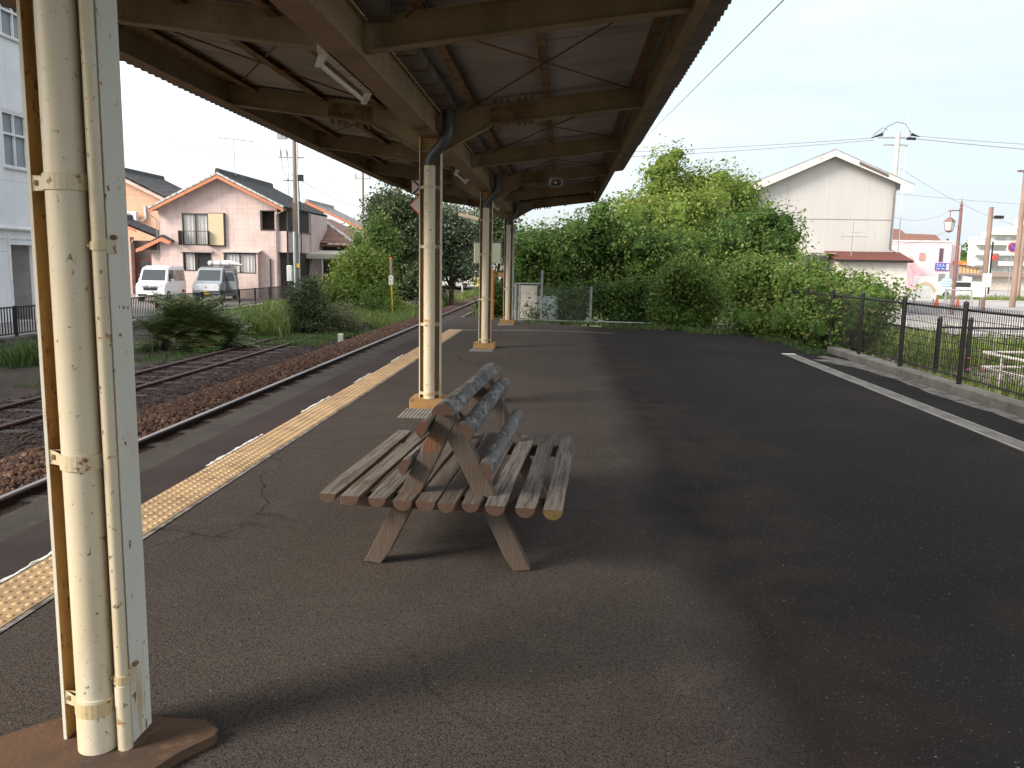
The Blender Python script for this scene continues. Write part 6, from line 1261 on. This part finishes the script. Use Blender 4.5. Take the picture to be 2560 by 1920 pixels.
g = MB(o); g.box(43.7, 99.93, .0, 44.4, 99.99, 1.25); obj('door', g, M_plain('grey green door', (.20, .23, .21)), ps)
g = MB(o); g.ext([(39.6, 2.6), (40.1, 2.6), (41.6, RD), (40.4, RD)], 98.4, 99.5, 'y'); g.ext([(39.6, 3.2), (39.8, 3.2), (41.6, .3), (41.6, RD), (41.3, RD), (39.6, 2.4)], 98.3, 98.39, 'y'); obj('stair', g, M_plain('rose stair', (.62, .33, .37)), ps)
sg = thing('shop_sign', 'blue sign board with white Japanese lettering on the pink shop', 'sign', (44.0, 99.85, 2.05)); 
g = MB(); g.box(-.80, 0, -.42, .80, .1, .42, ch=0); obj('sign_panel', g, mat('sign blue', (.045, .07, .36), rough=.5), sg)
wt = mat('sign lettering white', (.82, .82, .82), rough=.6)
text_mesh('lettering', 'うどん', 1.02, .36, wt, sg, (-.22, -.008, .17), (R(90), 0, 0)); text_mesh('lettering', 'そば・めし', 1.02, .24, wt, sg, (-.22, -.008, -.22), (R(90), 0, 0))
g = MB(); g.lathe((.56, -.01, .17), [(.17, 0), (.17, -.01), (0, -.01)], 14, axis='y'); g.lathe((.56, -.01, -.2), [(.17, 0), (.17, -.01), (0, -.01)], 14, axis='y'); obj('round_picture', g, mat('pale yellow', (.72, .74, .5)), sg)
# lantern street lamp
brown_pole = mat('maroon pole paint', (.20, .105, .095), [((.15, .08, .075), 'noise', 2, .45, .6)], rough=.5)
t = thing('street_lamp', 'maroon street lamp with hanging lantern right of the gabled building', 'street lamp', (20.5, 45, RD)); 
g = MB(); g.tube([(0, 0, 0), (0, 0, 5.5)], [.10, .075], 12); obj('pole', g, brown_pole, t, smooth=True)
g = MB(); g.lathe((0, 0, 5.5), [(.09, 0), (.05, .08), (.08, .16), (.05, .24), (.06, .3), (.015, .38), (0, .62)], 12); obj('finial', g, brown_pole, t, smooth=True)
g = MB(); g.tube([(0, 0, 5.4), (-.62, 0, 5.36)], .03, 8); g.tube([(-.52, 0, 5.36), (-.52, 0, 5.05)], .02, 8); obj('lamp_arm', g, brown_pole, t)
lt = MB(); lt.lathe((-.52, 0, 0), [(0.001, 5.06), (.12, 5.0), (.30, 4.84), (.31, 4.81)], 4); obj('lantern_roof', lt, brown_pole, t)
g = MB(); g.lathe((-.52, 0, 0), [(.285, 4.80), (.19, 4.36)], 4); obj('lantern_glass', g, mat('lantern glass', (.62, .62, .60), rough=.3, alpha=.6), t)
g = MB()
for k in range(4):
    a = k*math.pi/2; g.tube([(-.52+.29*math.cos(a), .29*math.sin(a), 4.81), (-.52+.195*math.cos(a), .195*math.sin(a), 4.35)], .014, 5)
g.lathe((-.52, 0, 0), [(.2, 4.37), (.2, 4.33), (.02, 4.25), (0, 4.25)], 4); obj('lantern_frame', g, brown_pole, t)
g = MB(); g.lathe((-.52, 0, 4.55), [(0, -.08), (.07, 0), (0, .1)], 8); obj('bulb', g, mat('bulb', (.8, .72, .6), rough=.3), t)
# wooden poles
wp = mat('brown wooden pole', (.30, .215, .17), [((.22, .15, .12), 'noise', 3, .42, .62, (1, 1, .2))], rough=.85)
q2 = upole('brown pole with a small dark lamp head right of the lantern street lamp', 24.45, 50, RD, 5.95, .17, wp, 'roadside_pole'); g = MB(); g.box(.2, -.1, 5.3, .72, .1, 5.48, ch=.03); obj('lamp_head', g, black_metal, q2); g = MB(); g.box(-.25, -.27, 1.4, .27, -.24, 2.2); obj('notice', g, M_plain('white notice', (.72, .72, .72)), q2)
g = MB(); g.tube([(.26, -.05, 1.0), (.26, -.05, 4)], .05, 6); obj('cable_guard', g, black_metal, q2)
q3 = upole('tall brown pole near the right edge of the photo', 29.3, 56, RD, 8.7, .19, wp, 'roadside_pole'); g = MB(); g.box(-.5, -.08, 8.6, .2, .08, 8.72); obj('top_cap', g, brown_pole, q3)
q4 = upole('brown pole at the right border behind the tall brown one', 38.0, 72, RD, 6.2, .2, wp, 'roadside_pole')
t = thing('traffic_light', 'traffic light showing red beside the right-hand brown poles', 'traffic light', (37.5, 76, RD)); g = MB(); g.tube([(0, 0, 0), (0, 0, 4.2)], .07, 8); obj('pole', g, M_plain('signal pole', (.6, .6, .6)), t)
g = MB(); g.box(-.02, -.2, 2.6, .62, .05, 3.9, ch=.04); obj('signal_housing', g, M_plain('signal housing', (.16, .14, .13)), t)
mr_ = mat('red signal lens', (.8, .03, .02), rough=.4); mr_.node_tree.nodes['Principled BSDF'].inputs['Emission Color'].default_value = (1, .03, .02, 1); mr_.node_tree.nodes['Principled BSDF'].inputs['Emission Strength'].default_value = 1.2
g = MB(); g.lathe((.3, -.21, 3.55), [(.22, 0), (.18, -.04), (0, -.06)], 14, axis='y'); obj('red_lamp', g, mr_, t)
t = thing('road_sign', 'no-parking road sign with blue disc and red ring at the right border', 'sign', (38.3, 74, RD)); g = MB(); g.tube([(0, 0.1, 0), (0, 0.1, 4.6)], .04, 8); obj('pole', g, galv, t)
def disc(r_, z, y, m_, nm='disc'): g = MB(); g.lathe((0, y, z), [(r_, .02), (r_, 0), (0, -.001)], 24, axis='y'); return obj(nm, g, m_, t)
g = MB(); g.box(-.5, .03, 3.85, .5, .06, 4.95); obj('sign_plate', g, signw, t)
disc(.42, 4.4, .01, signr, 'red_ring'); disc(.32, 4.4, 0-.012, mat('sign blue', (.045, .07, .36)), 'blue_disc'); g = MB(); g.bar((-.24, -.02, 4.64), (.24, -.02, 4.16), .01, .09); obj('red_slash', g, signr, t)
t = thing('road_sign', 'round pale blue sign standing below the lantern street lamp', 'sign', (20.2, 45.2, RD)); g = MB(); g.tube([(0, 0.05, 0), (0, 0.05, 1.6)], .03, 8); obj('pole', g, galv, t); disc(.30, 1.66, 0, mat('pale blue enamel sign', (.28, .50, .56), [((.62, .70, .70), 'linez', 7, .4, .6)], rough=.5))
t = thing('notice_board', 'white notice board on legs next to the brown pole', 'sign', (20.3, 42, RD)); g = MB(); g.box(-.35, 0, 1.05, .32, .03, 1.78); obj('panel', g, M_plain('board white', (.78, .78, .78)), t); g = MB(); g.tube([(-.2, .05, 0), (-.2, .05, 1.1)], .018, 6); g.tube([(.2, .05, 0), (.2, .05, 1.1)], .018, 6); obj('leg', g, galv, t)
t = thing('chain_link_gate', 'small galvanised chain link gate on the lot edge', 'gate', (17.5, 38, RD)); o = tuple(t.location)
g = MB(o)
for x in (17.0, 18.1): g.tube([(x, 38, RD), (x, 38, .70)], .04, 8)
g.tube([(17.0, 38, .70), (18.1, 38, .70)], .03, 8); obj('gate_frame', g, galv, t); g = MB(o)
dd_ = diamonds; c_ = -1.35
while c_ < 1.1:
    a = max(0, c_); b = min(1.1, c_+1.35)
    if b > a+.02: g.bar((17+a, 38, -.65+a-c_), (17+b, 38, -.65+b-c_), .008, .008); g.bar((17+a, 38.004, .7-(a-c_)), (17+b, 38.004, .7-(b-c_)), .008, .008)
    c_ += .12
obj('chain_mesh', g, mesh_m, t)
t = thing('painted_board', 'cartoon-free painted board with a rainbow arc in front of the pink shop', 'sign', (25.4, 60, RD)); t['label'] = 'pale painted board with a rainbow arc in front of the pink shop'
g = MB(); g.box(-.8, 0, .3, .8, .05, 1.9, ch=0); obj('panel', g, M_plain('cream panel', (.76, .74, .70)), t)
for r_, m_ in ((.95, mat('arc red', (.70, .25, .18))), (.88, mat('arc yellow', (.75, .62, .2))), (.81, mat('arc green', (.35, .6, .4)))):
    g = MB(); pts = [(math.cos(a)*r_*.8+.0, -.004-(.95-r_)*.02, .45+math.sin(a)*r_*1.05) for a in [math.pi*(.12+.76*k/16) for k in range(17)]]
    for p_, q_ in zip(pts[:-1], pts[1:]): g.bar(p_, q_, .05, .006, upv=(0, 1, 0))
    obj('rainbow_arc', g, m_, t)
g = MB(); g.box(-.7, .06, 0, -.62, .12, .3); g.box(.62, .06, 0, .7, .12, .3); obj('leg', g, galv, t)
for i, (x, y, l) in enumerate([(24.0, 52, 'orange traffic cone standing left of the brown pole'), (23.2, 53, 'orange traffic cone nearest the painted board')]):
    t = thing('traffic_cone', l, 'cone', (x, y, RD+.02), 0, 'traffic cones'); g = MB(); g.lathe((0, 0, 0), [(.16, .03), (.03, .7), (0, .7)], 12); obj('cone', g, mat('cone orange', (.75, .16, .05)), t, smooth=True); g = MB(); g.box(-.19, -.19, 0, .19, .19, .03); obj('base', g, mat('cone orange', (.75, .16, .05)), t)
t = thing('banner', 'white and lilac upright banner beside the lantern street lamp', 'banner', (34.5, 74, RD)); g = MB(); g.tube([(-.3, 0, 0), (-.2, 0, 2.0)], .03, 6); obj('pole', g, galv, t)
g = MB(); g.add([(-.18, 0, .3), (.5, .05, .5), (.7, .05, 1.8), (-.12, 0, 1.9)], [(0, 1, 2, 3)]); g.add([(-.18, 0.02, .3), (.5, .07, .5), (.7, .07, 1.8), (-.12, 0.02, 1.9)], [(3, 2, 1, 0)]); obj('cloth', g, mat('lilac print cloth', (.66, .60, .66), [((.50, .30, .50), 'voronoi', 5, .25, .15)], rough=.8), t)
# timber gabled shop, orange sign, apartment block, far car
t = thing('timber_gable_shop', 'low shop with timber gable and brown roof far down the road', 'shop', (47, 112, RD)); o = tuple(t.location)
g = MB(o); g.box(44, 112, RD, 62, 120, .95); obj('wall', g, M_plain('cream wall', (.62, .56, .48)), t)
g = MB(o); g.ext([(111, .95), (116, 1.6), (121, .95)], 43, 63, 'x'); obj('roof', g, M_plain('brown roof', (.22, .155, .12)), t)
g = MB(o); g.ext([(48, 1.35), (53.6, 1.35), (53.6, 1.9), (50.8, 2.4), (48, 1.9)], 111.2, 111.5, 'y'); obj('gable', g, mat('timber gable', (.62, .42, .22), [((.24, .13, .07), 'linex', 2.2, .75, .8)], rough=.7), t)
g = MB(o); g.ext([(47.6, 1.88), (50.8, 2.45), (54, 1.88), (54, 2.0), (50.8, 2.6), (47.6, 2.0)], 110.9, 111.6, 'y'); obj('gable_roof', g, M_plain('brown roof', (.22, .155, .12)), t)
t = thing('orange_sign', 'orange roof sign on a post beyond the pink shop', 'sign', (46.3, 100.5, RD)); g = MB(); g.box(-.75, 0, 3.1, .75, .2, 3.5); obj('sign_panel', g, mat('orange sign panel', (.75, .17, .04), [((.8, .5, .2), 'noise', 4, .55, .6)]), t); g = MB(); g.tube([(-.3, .1, 0), (-.3, .1, 3.1)], .15, 8); obj('post', g, galv, t)
t = thing('apartment_block', 'stepped white apartment block with balconies far at the right', 'building', (78, 150, RD)); o = tuple(t.location); aw = mat('apartment white', (.66, .66, .63), [((.60, .62, .60), 'noise', .1, .45, .6)], rough=.8)
g = MB(o)
for i, (xa, zt3) in enumerate(((71.5, 7.6), (73.5, 8.5), (76.0, 9.4), (79.0, 10.8))): g.box(xa, 150+i*.05, RD, 95 if i == 3 else (73.5, 76.0, 79.0)[i], 153, zt3)
obj('wall', g, aw, t)
for k in range(5):
    z = .9+k*1.75; g = MB(o); x1 = 95; xa = 71.3 if z < 7 else (73.3 if z < 8 else 76)
    g.box(xa-.3, 148.6, z, x1, 149.9, z+.75); obj('balcony', g, aw, t)
    for q_ in range(4): xx = xa+.6+q_*2.7; g = MB(o); g.box(xx, 149.93, z+.78, xx+1.6, 149.98, z+1.3); obj('window', g, M_plain('apartment glass', (.42, .47, .50)), t)
t = thing('parked_car', 'small white car far down the road behind the brown pole', 'car', (33.5, 73, RD)); 
g = MB(); g.ext([(-1.9, .25), (1.9, .25), (1.95, .8), (1.3, .95), (.8, 1.45), (-1.0, 1.45), (-1.7, .95), (-1.95, .8)], -.8, .8, 'y'); obj('body', g, M_plain('far car white', (.72, .73, .73)), t, bev=.06)
g = MB(); g.ext([(-.95, 1.38), (.72, 1.38), (1.1, .98), (-1.45, .98)], -.81, .81, 'y'); obj('side_window', g, mat('car glass', (.09, .12, .13)), t)
g = MB()
for x in (-1.2, 1.2): g.tube([(x, -.83, .3), (x, .83, .3)], .3, 12)
obj('wheel', g, mat('tyre rubber', (.02, .02, .02)), t)
# low planting along the road
blades('verge_grass', 'dry yellow green verge along the far road', [(29, 45, 69, 71.5, RD, 5000, .2, .6), (24, 33, 83, 86, RD, 3000, .2, .6)], gm)
# distant structures seen between the columns on the left
t = thing('distant_building', 'pale distant building seen low between the second and third columns', 'building', (-9.5, 82, RD)); o = tuple(t.location)
g = MB(o); g.box(-14, 82, RD, -6.0, 90, 2.6); g.box(-6, 84, RD, -4.8, 90, 3.4); obj('wall', g, M_plain('far white wall', (.66, .63, .58)), t)
g = MB(o); g.box(-14.2, 81.9, 2.601, -5.8, 90.2, 2.8); obj('roof', g, M_plain('far roof', (.5, .45, .42)), t)
g = MB(o); g.box(-8.4, 81.93, .2, -7.0, 81.99, 1.4); obj('window', g, M_plain('far pane', (.2, .2, .2)), t)
t = thing('crossing_signal', 'yellow and black level crossing signal beyond the trees', 'signal', (-7.4, 72, TR)); g = MB()
g.tube([(0, 0, 0), (0, 0, 3.6)], .07, 8); obj('pole', g, mat('crossing stripes', (.75, .48, .03), [((.02, .02, .02), 'linez', 1.6, .5, .52)]), t)
g = MB(); g.box(-.25, -.1, 3.0, .25, .1, 3.25); g.box(.1, -.35, .9, 1.3, .2, 1.35, ch=.03); obj('crossing_box', g, mat('crossing yellow', (.78, .42, .03)), t)
t = thing('crossing_signal', 'slim white post with yellow head left of the level crossing signal', 'signal', (-8.5, 71, TR)); g = MB(); g.tube([(0, 0, 0), (0, 0, 3.3)], .05, 8); obj('pole', g, M_plain('white post far', (.7, .7, .68)), t); g = MB(); g.lathe((0, 0, 3.3), [(0, 0), (.13, .08), (.13, .2), (0, .3)], 10); obj('head', g, mat('crossing yellow', (.78, .42, .03)), t)
t = thing('lattice_tower', 'faint red and white tower far away above the trees', 'tower', (16.9, 250, RD)); g = MB()
for sx, sy in ((-1, -1), (1, -1), (1, 1), (-1, 1)): g.tube([(sx*1.6, sy*1.6, 0), (sx*.25, sy*.25, 32)], .10, 5)
for k in range(12):
    z = 2.6*k; r_ = 1.6-1.35*z/32; g.tube([(-r_, -r_, z), (r_, -r_, z+2.6)], .06, 4); g.tube([(r_, -r_, z), (-r_, -r_, z+2.6)], .06, 4)
obj('lattice', g, mat('tower pale red', (.75, .55, .52), [((.8, .8, .8), 'linez', .16, .5, .52)]), t); g = MB(); g.tube([(0, 0, 31), (0, 0, 41)], .08, 5); obj('mast', g, M_plain('mast white', (.75, .75, .75)), t)
bpy.context.view_layer.update()
